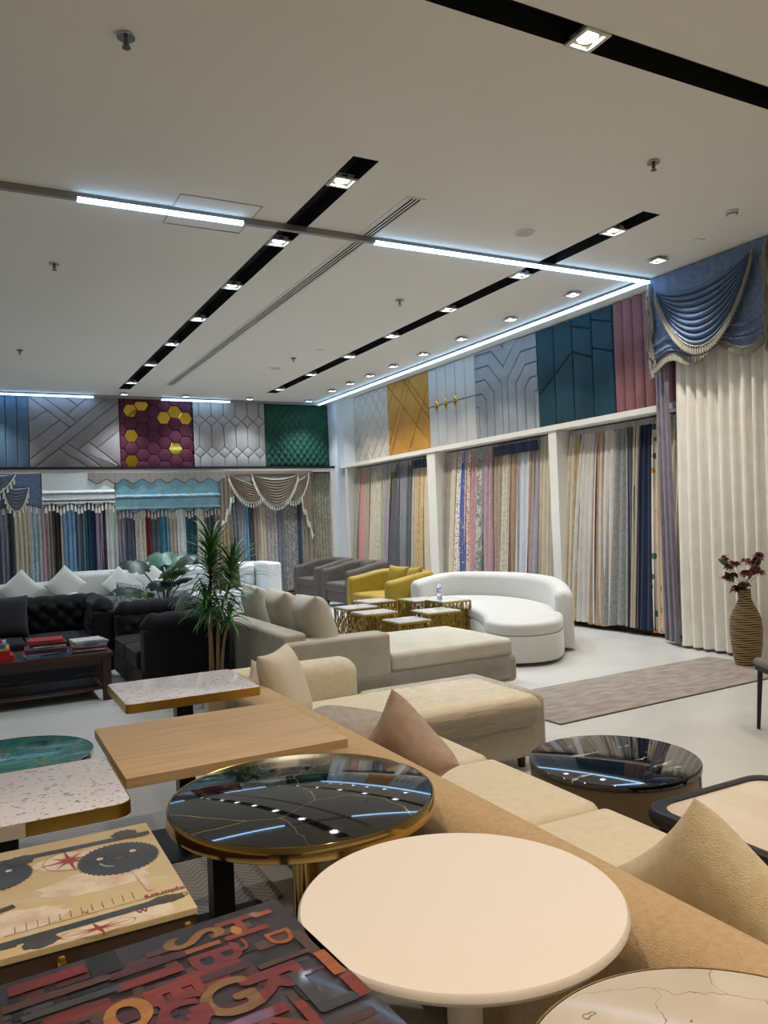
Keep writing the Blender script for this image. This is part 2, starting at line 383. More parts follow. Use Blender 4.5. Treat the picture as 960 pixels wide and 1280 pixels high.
for x, y, lb in ((4.44, 5.53, 'round white flush ceiling speaker near the bright strip'), (4.42, 11.94, 'round white flush ceiling speaker far back near the air vent')):
    r = thing('ceiling_speaker', lb, 'speaker', (x, y, H-.012))
    m = MB(); m.lathe([(.095, .012), (.095, .002), (.085, 0), (.078, .004)], n=32, capt=False); link('rim', m, plastic_w, r, world=False)
    m = MB(); m.lathe([(.078, .006), (.04, .002), (.0001, .001)], n=32, capb=False, capt=False); link('grille', m, mat('speaker_grille', 'C4C2BE', .6, bump=(500, .4)), r, world=False)
for x, y, lb in ((6.11, 5.05, 'tiny rectangular ceiling plate beside the blue valance'), (4.42, 12.5, 'small rectangular ceiling plate far back, beyond the far speaker'), (4.6, 10.5, 'tiny rectangular ceiling plate in front of the far speaker')):
    m = MB(); m.box(x-.05, y-.02, H-.008, x+.05, y+.02, H); link('ceiling_plate', m, plastic_w, label=lb, cat='plate')
r = thing('access_panel', 'flush square ceiling access hatch crossed by the left lit LED strip', 'hatch', (1.79, 6.16, H-.004))
m = MB(); m.box(-.315, -.30, .002, .315, .30, .004); link('hatch_plate', m, ceil_paint, r, world=False)
m = MB()
for q in ((-.325, -.31, .325, -.302), (-.325, .302, .325, .31), (-.325, -.302, -.317, .302), (.317, -.302, .325, .302)): m.box(q[0], q[1], -.002, q[2], q[3], .004)
link('hatch_frame', m, mat('hatch_frame', 'A9A6A0', .5), r, world=False)
r = thing('linear_air_diffuser', 'long three-slot linear air diffuser between the two black slots', 'air vent', (3.165, 9.575, H-.006))
m = MB(); m.box(-.085, -4.34, 0, -.06, 4.34, .006); m.box(.06, -4.34, 0, .085, 4.34, .006); m.box(-.06, -4.34, 0, .06, -4.325, .006); m.box(-.06, 4.325, 0, .06, 4.34, .006); link('frame', m, plastic_w, r, world=False)
for x in (-.048, -.016, .016, .048):
    m = MB(); m.box(x-.007, -4.325, 0, x+.007, 4.325, .003); link('vane', m, plastic_w, r, world=False)

# ================================================================ upholstered wall panels
def velvet(name, c, c2, rough=.75): return mat(name, c, rough, bump=(60, .08), var=(3.5, c2, .35, .7), sheen=.08)
def split(poly, a, b):
    """cut a convex polygon by the line a->b: returns (left part, right part)"""
    a, b = Vector(a), Vector(b); d = b-a; L, R = [], []
    sd = [d.x*(p[1]-a.y)-d.y*(p[0]-a.x) for p in poly]
    for i, p in enumerate(poly):
        q = poly[(i+1) % len(poly)]; s0, s1 = sd[i], sd[(i+1) % len(poly)]
        if s0 >= -1e-7: L.append(p)
        if s0 <= 1e-7: R.append(p)
        if s0*s1 < -1e-12:
            t = s0/(s0-s1); x = (p[0]+(q[0]-p[0])*t, p[1]+(q[1]-p[1])*t); L.append(x); R.append(x)
    def ok(P):
        P = [p for i, p in enumerate(P) if (Vector(p)-Vector(P[i-1])).length > 2e-3]
        if len(P) < 3: return None
        ar = abs(sum(P[i][0]*P[(i+1) % len(P)][1]-P[(i+1) % len(P)][0]*P[i][1] for i in range(len(P))))/2
        return P if ar > 4e-4 else None
    return ok(L), ok(R)
def clip(poly, edges):
    for a, b in edges:
        if poly is None: return None
        poly = split(poly, a, b)[0]
    return poly
def clipr(poly, w_, h_): return clip(poly, [((0, 0), (w_, 0)), ((w_, 0), (w_, h_)), ((w_, h_), (0, h_)), ((0, h_), (0, 0))])
def panel(label, loc, rz, w_, h_, m):
    r = thing('wall_panel', label, 'wall panel', loc, rz)
    b = MB(); b.box(0.002, -.012, 0, w_-.002, 0, h_); link('backing_board', b, m, r, world=False)
    return r
def pads(r, polys, m, t=.04, ch=.02, gap=.003, name='padded_section'):
    for p in polys:
        if not p: continue
        b = MB(); b.pad(p, t, ch, -.012, gap); link(name, b, m, r, world=False, ang=24)
def tuft(w_, h_, nx, nz, t, gx=8, square=False):
    """tufted heightfield: diamond grid of buttons; returns mesh builder and button spots (x,z)"""
    b = MB(); dx, dz = w_/nx, h_/nz; rows = []; GX, GZ = nx*gx, nz*gx
    for i in range(GX+1):
        row = []
        for j in range(GZ+1):
            x, z = w_*i/GX, h_*j/GZ; u, v = x/dx, z/dz
            a, c = (u+v) % 1 if not square else u % 1, (u-v) % 1 if not square else v % 1
            fa, fc = abs(2*a-1), abs(2*c-1)
            hgt = (1-fa**3)*(1-fc**3)
            e = min(1, min(i, GX-i)/2)*min(1, min(j, GZ-j)/2)
            row.append((x, -t*(.35+.65*hgt)*(.2+.8*e), z))
        rows.append(row)
    b.quadgrid(rows)
    sp = [(dx*(i+.5*(j % 2)), dz*j/2) for j in range(1, 2*nz) for i in range(0, nx+1) if 0.02 < dx*(i+.5*(j % 2)) < w_-.02]
    return b, sp
ZP, HP = 2.665, 1.325
YB = Y1
# --- back wall, left to right
mb_ = velvet('velvet_steel_blue', '526B7E', '465E70')
r = panel('steel blue wall panel with vertical channels at the far left of the back wall', (-.53, YB, ZP), 0, 1.5, HP, mb_)
pads(r, [[(k*.1875, 0), ((k+1)*.1875, 0), ((k+1)*.1875, HP), (k*.1875, HP)] for k in range(8)], mb_)
mt = velvet('suede_taupe', '97908F', '8B8485')
r = panel('taupe panel with diagonal crossing strips, left of the burgundy panel', (.975, YB, ZP), 0, 1.565, HP, mt)
def g(x, y): return ((x-205)/632*1.565, (608-y)/513*HP)
R_ = [(0, 0), (1.565, 0), (1.565, HP), (0, HP)]
A, B = split(R_, g(235, 525), g(755, 100)); band, D = split(B, g(240, 605), g(830, 130)); out = [band]
A1, A2 = split(A, g(475, 315), g(205, 110));
p1, q1 = split(A1, g(410, 275), g(225, 415)); out.append(p1)
if q1: out += list(split(q1, g(325, 205), g(220, 280)))
p2, q2 = split(A2, g(525, 275), g(285, 95)); out.append(p2)
if q2:
    p3, q3 = split(q2, g(470, 230), g(610, 105)); out.append(q3); out += list(split(p3, g(540, 165), g(445, 95)))
P, Q = split(D, g(700, 605), g(465, 435)); out += list(split(P, g(595, 605), g(405, 475)))
p4, q4 = split(Q, g(540, 475), g(830, 240)); out.append(p4)
p5, q5 = split(q4, g(835, 600), g(615, 425)); out.append(p5); out += list(split(q5, g(680, 460), g(835, 335)))
pads(r, out, mt, .045)
mbg = velvet('velvet_burgundy', '560A2E', '450724')
r = panel('burgundy hexagon-tiled panel with gold mirror hexagons', (2.54, YB, ZP), 0, 1.395, HP, mbg)
Rr = .139; gold_at = [(.526, 1.2), (.177, .97), (.2, .49), (.22, .23), (.9, .97), (1.04, 1.09), (1.22, .97), (1.08, .37)]
cells = [(c*1.5*Rr+.0, (k+(c % 2)*.5)*math.sqrt(3)*Rr+.0) for c in range(0, 8) for k in range(-1, 7)]
gi = set()
for gx_, gz_ in gold_at:
    k = min((i for i in range(len(cells)) if i not in gi), key=lambda i: (cells[i][0]-gx_)**2+(cells[i][1]-gz_)**2); gi.add(k)
for i, (cx, cz) in enumerate(cells):
    p = clipr([(cx+Rr*math.cos(PI/3*k), cz+Rr*math.sin(PI/3*k)) for k in range(6)], 1.395, HP)
    if p: pads(r, [p], gold_mirror if i in gi else mbg, .03 if i in gi else .04, .006 if i in gi else .016, .003, 'gold_hexagon' if i in gi else 'padded_hexagon')
mp_ = velvet('suede_pearl', 'A6A19F', '98938F')
r = panel('pearl grey panel of elongated hexagons with two rows of small diamonds', (3.935, YB, ZP), 0, 1.485, HP, mp_)
cs, hh = .2475, .115; zt, zb_ = .93, .30; polys = []
for k in range(-1, 7):
    x = (k+.5)*cs; m_ = x+cs/2
    for zc in (zt, zb_): polys.append([(x, zc-hh), (x+cs/2, zc), (x, zc+hh), (x-cs/2, zc)])
    polys.append([(x, HP), (x+cs, HP), (x+cs, zt+hh), (m_, zt), (x, zt+hh)])
    polys.append([(x, zt-hh), (m_, zt), (x+cs, zt-hh), (x+cs, zb_+hh), (m_, zb_), (x, zb_+hh)])
    polys.append([(x, 0), (x+cs, 0), (x+cs, zb_-hh), (m_, zb_), (x, zb_-hh)])
def fixconv(p):   # split the non convex pentagons/hexagons at their middle vertex column
    xs_ = [q[0] for q in p]; m_ = (min(xs_)+max(xs_))/2
    return p
# top and bottom pads are built as two halves only where they are concave
for p in polys:
    q = clipr(p, 1.485, HP)
    if q: pads(r, [q], mp_, .04, .014)
mg = velvet('velvet_emerald', '0A4E3C', '083F31')
r = panel('emerald green diamond-tufted panel at the right end of the back wall', (5.42, YB, ZP), 0, 1.43, HP, mg)
b, sp = tuft(1.43, HP, 10, 7, .05); b.xf(Matrix.Translation((0, -.012, 0))); link('tufted_cushion', b, mg, r, world=False, ang=80)
b = MB()
for x, z in sp: b.xf(Matrix.Identity(4), len(b.v)); s0 = len(b.v); b.lathe([(.012, 0), (.009, .008), (.0001, .01)], n=8, capb=False, capt=False); b.xf(Matrix.Translation((x, -.026, z)) @ Matrix.Rotation(PI/2, 4, 'X'), s0)
link('button', b, mat('dark_green_button', '0A4234', .6), r, world=False, kind='stuff')
# --- right wall, far to near
RZ = -PI/2
def rp(label, y0, y1, m): return panel(label, (X1, y0, ZP), RZ, y0-y1, HP, m)
mo = velvet('linen_offwhite', 'C9C2B6', 'BDB6AA')
r = rp('off-white diamond-quilted panel at the far end of the right wall', 14.37, 12.88, mo)
nx, nz = 5, 4; W_ = 1.49; dx, dz = W_/nx, HP/nz
for i in range(nx*2+1):
    for j in range(nz*2+1):
        if (i+j) % 2: continue
        cx, cz = i*dx/2, j*dz/2
        p = clipr([(cx-dx/2, cz), (cx, cz-dz/2), (cx+dx/2, cz), (cx, cz+dz/2)], W_, HP)
        if p: pads(r, [p], mo, .036, .02, .004, 'padded_diamond')
my = velvet('velvet_mustard_gold', 'BE8A35', 'AE7C2C')
r = rp('golden yellow panel crossed by diagonal seams on the right wall', 12.88, 11.40, my)
W_ = 1.48; polys = [[(0, 0), (W_, 0), (W_, HP), (0, HP)]]
for a, b_ in (((0, 1.0), (1, .06)), ((0, .42), (.45, 0)), ((.42, 1), (1, .38)), ((.52, 1), (1, .50)), ((.05, 0), (.62, 1)), ((.0, .12), (.5, 1)), ((.5, 0), (1, .82)), ((0, .62), (.22, 1))):
    A_, B_ = (a[0]*W_, a[1]*HP), (b_[0]*W_, b_[1]*HP); nw = []
    for p in polys:
        l_, r_ = split(p, A_, B_); nw += [q for q in (l_, r_) if q]
    polys = nw
pads(r, polys, my, .042, .02, .005)
mw_ = velvet('leather_pale_grey', 'C6C6C4', 'BBBBB9', .5)
r = rp('pale grey channelled panel with three small gold diamonds', 11.40, 10.0, mw_)
W_ = 1.40; ns = 5
for k in range(ns):
    for z0, z1 in ((0, HP*.52), (HP*.52, HP)): pads(r, [[(k*W_/ns, z0), ((k+1)*W_/ns, z0), ((k+1)*W_/ns, z1), (k*W_/ns, z1)]], mw_, .042, .018, .006)
for k in (1, 2, 3):
    x, z = (k+.0)*W_/ns+.0, HP*.52; b = MB(); b.pad([(x-.055, z), (x, z-.11), (x+.055, z), (x, z+.11)], .045, .03, -.03, 0); link('gold_diamond', b, gold_mirror, r, world=False)
ma = velvet('velvet_blue_grey', '9A9FA3', '898E93')
r = rp('blue-grey panel with nested arch channels beside the teal panel', 10.0, 8.50, ma)
W_ = 1.5; mid = .75
def arches(cx, sg, edges, rs, h0):
    side = edges
    for r1, r2_ in zip(rs[:-1], rs[1:]):
        q = .45; t, ch, gp = .048, .02, .005
        def line(rr): return [(cx+sg*rr, -.02), (cx+sg*rr, h0+q*rr), (cx+sg*q*rr, h0+rr), (cx-sg*.4, h0+rr)]
        b = MB(); rows = []
        for rr, y_ in ((r1+gp, 0), (r1+gp, -t*.6), (r1+gp+ch*.35, -t*.9), (r1+gp+ch, -t), (r2_-gp-ch, -t), (r2_-gp-ch*.35, -t*.9), (r2_-gp, -t*.6), (r2_-gp, 0)):
            rows.append([(x, y_-.012, z) for x, z in line(rr)])
        b.quadgrid(rows); bm = bmesh.new(); vs = [bm.verts.new(v) for v in b.v]
        for f in b.f: bm.faces.new([vs[k] for k in f])
        for co, no in (((0, 0, 0), (-1, 0, 0)), ((W_, 0, 0), (1, 0, 0)), ((0, 0, 0), (0, 0, -1)), ((0, 0, HP), (0, 0, 1)), ((mid, 0, 0), (side, 0, 0))):
            bmesh.ops.bisect_plane(bm, geom=bm.verts[:]+bm.edges[:]+bm.faces[:], plane_co=co, plane_no=no, clear_outer=True)
        if len(bm.faces):
            bm.verts.index_update(); b2 = MB(); b2.v = [tuple(v.co) for v in bm.verts]; b2.f = [tuple(v.index for v in f.verts) for f in bm.faces]; b2.mi = [0]*len(b2.f)
            link('arched_channel', b2, ma, r, world=False, ang=24)
        bm.free()
rsL = [0.001, .2, .4, .6, .8, 1.0, 1.2]
arches(.08, 1, 1, rsL, .48)
arches(1.42, -1, -1, rsL, .52)
for cx, sg, h0 in ((.08, 1, .48), (1.42, -1, .52)):      # the innermost channel's outer half at each edge
    p = [(0, 0), (.08, 0), (.08, h0), (0, h0)] if sg > 0 else [(1.42, 0), (1.5, 0), (1.5, h0), (1.42, h0)]
    pads(r, [p], ma, .04, .013, .0012, 'arched_channel')
mteal = velvet('velvet_teal', '053F50', '03303E')
r = rp('dark teal panel with vertical seams and slanted cross seams', 8.50, 7.06, mteal)
W_ = 1.44; c4 = W_/4; out = []
for k, cuts in enumerate(([(.32, .50)], [(.50, .68)], [(.68, .57), (.93, .84)], [(.66, .57), (.93, .84)])):
    p = [(k*c4, 0), ((k+1)*c4, 0), ((k+1)*c4, HP), (k*c4, HP)]
    for a, b_ in cuts:
        if p: up, dn = split(p, (k*c4, a*HP), ((k+1)*c4, b_*HP)); out.append(dn); p = up
    out.append(p)
pads(r, out, mteal, .05, .02, .006)
mpk = velvet('velvet_dusty_pink', '8C5C5E', '7A4C4F')
r = rp('dusty pink channelled panel next to the big blue valance', 7.06, 5.96, mpk)
for k in range(7): 
    b = MB(); w1 = 1.10/7
    b.quadgrid([[(k*w1+w1*.5*(1-math.cos(PI*i/8)), -.012-.055*math.sin(PI*i/8)**.7, z) for z in (0, HP)] for i in range(9)]); link('channel', b, mpk, r, world=False)

# ================================================================ curtains
def sheet(p0, p1, b0, b1, zt, zb, folds, amp, nv=12, seed=0, dirn=None, sway=.02):
    """hanging pleated cloth. p0,p1 top ends (x,y), b0,b1 bottom ends; folds bulge along dirn"""
    rnd = random.Random(seed); p0, p1, b0, b1 = map(lambda q: Vector((*q, 0)), (p0, p1, b0, b1)); nu = max(8, int(folds*8))
    n = Vector(dirn).normalized() if dirn else Vector((-(p1-p0).y, (p1-p0).x, 0)).normalized()
    ph = [rnd.uniform(-.5, .5) for _ in range(int(folds)+2)]; am = [rnd.uniform(.55, 1.15) for _ in range(int(folds)+2)]; f0 = rnd.uniform(0, 6); rows = []
    for i in range(nu+1):
        u = i/nu; row = []; k = u*folds; ki = int(k); fr = k-ki
        a_ = am[min(ki, len(am)-1)]*(1-fr)+am[min(ki+1, len(am)-1)]*fr; pp = ph[min(ki, len(ph)-1)]*(1-fr)+ph[min(ki+1, len(ph)-1)]*fr
        for j in range(nv+1):
            v = j/nv; e = v**.8
            q = (p0.lerp(p1, u)).lerp(b0.lerp(b1, u), e)
            w_ = math.sin(2*PI*k+f0+pp*e*2)
            w_ = 2*(abs(math.sin(PI*k+f0+pp*e))**.75)-1
            q = q+n*(amp*1.35*a_*w_*(.55+.45*e))+n*(sway*math.sin(v*2.6+f0)*e)
            row.append((q.x, q.y, zt+(zb-zt)*v))
        rows.append(row)
    m = MB(); m.quadgrid(rows); return m
tape_m = mat('pleating_tape', 'A8A7A6', .8)
def curtain(label, p0, p1, b0, b1, zt, zb, folds, amp, m, group=None, seed=0, dirn=None, tape=0):
    mb = sheet(p0, p1, b0, b1, zt, zb, folds, amp, 12, seed, dirn)
    o = link('curtain', mb, m, label=label, cat='curtain', group=group, ang=180)
    if tape:
        b = sheet(p0, p1, tuple(p0[i]+(b0[i]-p0[i])*.06 for i in (0, 1)), tuple(p1[i]+(b1[i]-p1[i])*.06 for i in (0, 1)), zt+.01, zt-tape, folds, amp*.62, 2, seed, dirn, 0)
        n = Vector(dirn).normalized()*.006; b.v = [(v[0]+n.x, v[1]+n.y, v[2]) for v in b.v]
        link('heading_tape', b, tape_m, o, ang=180)
    return o
F = fabric
FB = dict(mauve=F('cloth_mauve_grey', '8D8B99', '7E7C8B'), dkg=F('cloth_dark_grey', '3C3C44'), beige=F('cloth_beige', 'B9AE9C', 'A89D8B'), cream=F('cloth_cream', 'D3CAB4', 'C6BCA5'),
  ice=F('cloth_ice_damask', 'BBC7CC', '8B9BA3', 'damask', 14), pink=F('cloth_pink', 'CBA0A6', 'B98F96'), taupe=F('cloth_taupe', 'A3998E', '92887D'), brown=F('cloth_brown', '5B4A42', '4C3D37'),
  dbrown=F('cloth_dark_brown', '34282A', '2B2022'), creamp=F('cloth_cream_pattern', 'CFC9BA', 'A89F8C', 'damask', 18), lblue=F('cloth_light_blue', '7FA3C0', '6C90B0'), tealg=F('cloth_grey_teal_stripe', '6D8089', '3D4A55', 'stripe', 26),
  dteal=F('cloth_dark_teal', '17505A', '103F49'), deepblue=F('cloth_deep_blue', '16245A', '101B48'), mstripe=F('cloth_mauve_stripe', 'A29AA6', '6B6474', 'stripe', 26), plum=F('cloth_plum', '4D3943', '3D2C36'),
  white=F('cloth_white', 'D8DAD6', 'CBCDC9'), mint=F('cloth_pale_green', 'C3CCBF', 'B4BDB0'), slate=F('cloth_slate', '565D6B', '474D5B'), red=F('cloth_red', '7E1420', '6C101B'), tblue=F('cloth_teal_blue', '3B7F95', '2D6A80'),
  black_d=F('cloth_black_damask', '2B2D33', '6B7078', 'damask', 16), ystr=F('cloth_gold_stripe', 'C6AE84', '9A8467', 'stripe', 20), greyd=F('cloth_grey_damask', '83868B', '5C6066', 'damask', 16), bluedk=F('cloth_navy_grey', '4A5568', '3C4658'),
  rose=F('cloth_rose_beige', 'A58E86', '967F78'), fdam=F('cloth_silver_damask', 'B7B3AE', '8C8884', 'damask', 10), gfl=F('cloth_grey_floral', 'A6A39F', '5F5F64', 'damask', 12), olived=F('cloth_olive_damask', 'A4A18E', '7B7867', 'damask', 9),
  sage=F('cloth_sage', 'AEB09A', '9D9F8A'), olive=F('cloth_olive_green', '8C8F3C', '7D8034'), grey=F('cloth_grey', '8B8D93', '7B7D84'), dgrey=F('cloth_charcoal', '5E6068', '505259'), goldb=F('cloth_gold_beige', 'C7AD7C', 'A58C60', 'damask', 22),
  salmon=F('cloth_salmon', 'D3A09A', 'C8948E'), fl1=F('cloth_floral_pink', 'DDD5CC', 'C0707A', 'floral', 34, '5D5A70'), fl2=F('cloth_floral_blue', '5168A8', 'C7794A', 'floral', 22, 'A9B4D0'), fl3=F('cloth_floral_orange', 'D8C7B8', 'D0663A', 'floral', 30, 'B15A50'),
  rosep=F('cloth_rose_damask', 'BA9096', 'A67C84', 'damask', 9), fl4=F('cloth_teal_floral', 'C7C2B4', '49615F', 'damask', 8), mpink=F('cloth_mauve_pink', 'B5959C', 'A2828C', 'damask', 10), tand=F('cloth_tan_damask', 'A2927F', '8C7C69', 'damask', 20),
  tan=F('cloth_tan', 'A89078', '967F68'), silver=F('cloth_silver_white', 'C9CCD4', 'BCBFC8'), lilac=F('cloth_lilac_grey', 'A39BA3', '938B94'), creamw=F('cloth_cream_wide', 'C8BDA8', 'BBB09A'), gbeige=F('cloth_gold_weave', 'B8A682', '98875F', 'damask', 26),
  scream=F('cloth_silver_cream', 'C8C2BA', 'BAB4AC'), greyp=F('cloth_grey_weave', '8B8C8A', '737472', 'damask', 24), navy=F('cloth_navy', '1B2744', '141E38'), multi=F('cloth_multicolour_blocks', 'D9CDBC', 'C97B3A', 'floral', 10, '3E6B5A'),
  pcream=F('cloth_peach_cream', 'D9C7A9', 'CDBB9C'), purpg=F('cloth_purple_grey_velvet', '7D7680', '6C6570'), sheer=F('cloth_sheer_cream', 'EDE8DE', 'E5DFD3'))
# --- back wall rack: (x0, x1, key, words)
BK = [(.44, .56, 'mauve', 'mauve grey'), (.56, .66, 'dkg', 'narrow dark grey'), (.66, .92, 'cream', 'cream and beige'), (.92, 1.10, 'ice', 'ice blue damask'), (1.10, 1.20, 'pink', 'soft pink'), (1.20, 1.27, 'taupe', 'light taupe'),
 (1.27, 1.36, 'brown', 'brown'), (1.36, 1.42, 'dbrown', 'very dark brown'), (1.42, 1.48, 'creamp', 'cream patterned'), (1.48, 1.68, 'lblue', 'light blue'), (1.68, 1.85, 'tealg', 'grey-teal striped'), (1.85, 1.97, 'dteal', 'dark teal'),
 (1.97, 2.05, 'deepblue', 'deep blue'), (2.05, 2.14, 'mstripe', 'mauve striped'), (2.14, 2.22, 'plum', 'dark plum'), (2.22, 2.32, 'white', 'off-white'), (2.32, 2.42, 'mint', 'pale green'), (2.42, 2.54, 'mstripe', 'thin grey-mauve striped'),
 (2.54, 2.74, 'slate', 'slate grey'), (2.74, 2.90, 'creamp', 'white patterned'), (2.90, 3.03, 'red', 'dark red'), (3.03, 3.20, 'slate', 'second slate grey'), (3.20, 3.33, 'tblue', 'bright teal-blue'), (3.33, 3.52, 'beige', 'warm beige'),
 (3.52, 3.66, 'white', 'plain white'), (3.66, 3.90, 'dteal', 'blue-teal'), (3.90, 4.07, 'cream', 'cream'), (4.07, 4.24, 'black_d', 'black damask'), (4.24, 4.38, 'rose', 'rosy brown'), (4.38, 4.56, 'ystr', 'gold striped'),
 (4.56, 4.74, 'greyd', 'grey damask'), (4.74, 4.85, 'lilac', 'light lilac-grey'), (4.85, 4.93, 'lblue', 'narrow blue'), (4.93, 5.03, 'black_d', 'black flower damask'), (5.03, 5.14, 'rose', 'rose beige'), (5.14, 5.27, 'cream', 'cream pinstripe'),
 (5.27, 5.56, 'fdam', 'silver damask'), (5.56, 5.70, 'greyd', 'mid grey damask'), (5.70, 6.00, 'gfl', 'pale grey floral'), (6.00, 6.09, 'bluedk', 'navy grey'), (6.09, 6.30, 'taupe', 'plain taupe'), (6.30, 6.78, 'olived', 'olive damask')]
for k, (a, b_, key, wd) in enumerate(BK):
    wd_ = b_-a; sh = random.Random(k).uniform(-.012, .02); y = 15.27
    zt = 2.48 if key != 'olived' else 2.52
    curtain('%s curtain sample hanging on the back wall rack, %s from the left' % (wd, ORD[k]), (a-.01, y), (b_+.01, y), (a-.015+sh, y-.02), (b_+.02+sh, y-.02), zt, .10, max(1.5, round(wd_/.07)), .034, FB[key], 'curtain samples on the back wall rack', k, (0, -1, 0))
for k, (a, b_, key, wd) in enumerate(((-.60, -.35, 'tan', 'tan'), (-.35, -.10, 'sage', 'sage'), (-.10, .15, 'white', 'white'), (.15, .30, 'beige', 'beige'), (.30, .44, 'dgrey', 'charcoal'))):
    curtain('%s curtain on the back rack beyond the left edge of the picture' % wd, (a, 15.27), (b_, 15.27), (a, 15.25), (b_, 15.25), 2.48, .10, 3, .022, FB[key], 'curtain samples on the back wall rack', 60+k, (0, -1, 0))
m = MB(); m.tube([(X0+.3, 15.3, 2.505), (6.74, 15.3, 2.505)], .014, 8); link('curtain_rail', m, chrome, label='straight rail over the curtain samples of the back wall', cat='rail', group=None)
# --- right wall bays: (y0 top, y1 top, y0 bottom, y1 bottom, key, words), left (far) to right (near)
B1 = [(14.66, 14.48, 14.66, 14.50, 'sage', 'pale sage', 3), (14.48, 14.28, 14.52, 14.16, 'salmon', 'salmon pink', 3), (14.28, 14.06, 14.16, 14.02, 'beige', 'beige', 2), (14.06, 13.76, 14.04, 13.78, 'cream', 'cream', 3), (13.76, 13.54, 13.78, 13.52, 'creamp', 'cream patterned', 2),
 (13.54, 13.34, 13.52, 13.26, 'sage', 'sage', 2), (13.34, 13.14, 13.28, 13.16, 'lilac', 'lilac grey', 2), (13.14, 12.99, 13.20, 13.06, 'olive', 'olive green', 2), (12.99, 12.84, 13.10, 12.72, 'dgrey', 'flared charcoal', 3), (12.84, 12.56, 12.74, 12.48, 'grey', 'mid grey', 3),
 (12.56, 12.34, 12.50, 12.30, 'dgrey', 'narrow charcoal', 2), (12.34, 12.15, 12.32, 12.08, 'beige', 'greyish beige', 2), (12.15, 11.96, 12.12, 11.90, 'goldb', 'gold-beige patterned', 2), (11.96, 11.80, 11.94, 11.72, 'pcream', 'peach cream', 2), (11.80, 11.56, 11.76, 11.54, 'scream', 'silver cream', 2)]
B2 = [(11.20, 11.06, 11.22, 11.08, 'taupe', 'taupe', 1.5), (11.06, 10.98, 11.10, 10.94, 'beige', 'narrow beige', 1.5), (10.98, 10.86, 10.96, 10.80, 'cream', 'cream', 2), (10.86, 10.70, 10.84, 10.66, 'fl1', 'white floral with pink dots', 2), (10.70, 10.58, 10.70, 10.54, 'fl2', 'blue floral', 2), (10.58, 10.46, 10.58, 10.46, 'fl3', 'orange floral', 1.5),
 (10.46, 10.28, 10.50, 10.18, 'rosep', 'rose pink damask', 2), (10.28, 10.15, 10.24, 10.08, 'fl4', 'cream with teal leaves', 2), (10.15, 10.04, 10.12, 10.00, 'lilac', 'lilac', 1.5), (10.04, 9.86, 10.06, 9.80, 'mpink', 'mauve pink damask', 2), (9.86, 9.56, 9.84, 9.52, 'tand', 'tan damask', 3),
 (9.56, 9.43, 9.56, 9.40, 'creamp', 'cream dotted', 2), (9.43, 9.22, 9.44, 9.20, 'tan', 'tan brown', 2), (9.22, 8.98, 9.22, 8.98, 'silver', 'silver white', 2), (8.98, 8.86, 9.00, 8.84, 'tan', 'narrow tan', 1.5), (8.86, 8.74, 8.88, 8.72, 'lilac', 'narrow lilac grey', 1.5), (8.74, 8.36, 8.78, 8.34, 'creamw', 'wide cream', 5)]
B3 = [(8.11, 8.02, 8.20, 8.04, 'creamw', 'cream', 1.5), (8.02, 7.92, 8.10, 7.92, 'gbeige', 'gold weave', 2), (7.92, 7.86, 7.94, 7.84, 'brown', 'thin brown', 1), (7.86, 7.60, 7.98, 7.58, 'scream', 'silver cream', 4), (7.60, 7.50, 7.64, 7.38, 'tan', 'tan pink', 2), (7.50, 7.28, 7.50, 7.28, 'scream', 'pale silver', 2),
 (7.28, 7.08, 7.42, 7.02, 'greyp', 'wide grey woven', 3), (7.08, 6.96, 7.10, 6.88, 'dgrey', 'charcoal grey', 3), (6.96, 6.86, 6.96, 6.88, 'beige', 'pale beige', 2), (6.86, 6.67, 6.92, 6.62, 'navy', 'navy blue', 3), (6.67, 6.58, 6.64, 6.52, 'multi', 'orange and green block print', 1.5),
 (6.58, 6.42, 6.54, 6.40, 'pcream', 'peach cream', 3), (6.42, 6.20, 6.42, 6.20, 'cream', 'ivory', 3)]
for bi, (B_, wh) in enumerate(((B1, 'far'), (B2, 'middle'), (B3, 'near'))):
    for k, (t0, t1, b0, b1, key, wd, nf) in enumerate(B_):
        xb = 7.03-random.Random(k*7+bi).uniform(0, .09)
        curtain('%s curtain, %s from the left in the %s right-wall bay' % (wd, ORD[k], wh), (7.16, t0+.015), (7.16, t1-.015), (xb, b0+.02), (xb, b1-.02), 2.56, .05+.05*random.Random(k*3+bi).random(), nf+.3, .036, FB[key],
                'curtain samples in the %s bay' % wh, 100+bi*30+k, (-1, 0, 0), .17 if bi < 2 else .06)
for (a, b_, wh) in ((6.08, 8.12, 'near'), (8.33, 11.22, 'middle'), (11.52, 14.68, 'far')):
    m = MB(); m.tube([(7.20, a, 2.575), (7.20, b_, 2.575)], .012, 8); link('curtain_rail', m, chrome, label='rail under the shelf holding the curtain samples of the %s bay' % wh, cat='rail')
mnav = F('cloth_navy_band', '2A3558', '202A48')
for a, b_, lb in ((9.78, 8.72, 'navy blue draped band over the curtain tops in the middle bay'), (12.25, 11.7, 'short navy blue band over the curtain tops in the far bay')):
    m = sheet((7.08, a), (7.08, b_), (7.07, a), (7.07, b_), 2.53, 2.38, 4, .012, 4, 5, (-1, 0, 0)); link('fabric_band', m, mnav, label=lb, cat='fabric', ang=180)

# --- window dressing at the right
curtain('purple-grey velvet curtain between the sample bays and the cream sheer curtain', (6.80, 6.28), (6.66, 5.98), (6.80, 6.30), (6.67, 5.97), 3.3, .04, 3, .03, FB['purpg'], None, 301, (-1, -.4, 0))
curtain('full-height cream sheer curtain under the blue valance, behind the tall vase', (6.74, 5.93), (6.74, 3.2), (6.70, 5.95), (6.70, 3.2), 3.55, .03, 21, .042, FB['sheer'], None, 302, (-1, 0, 0))
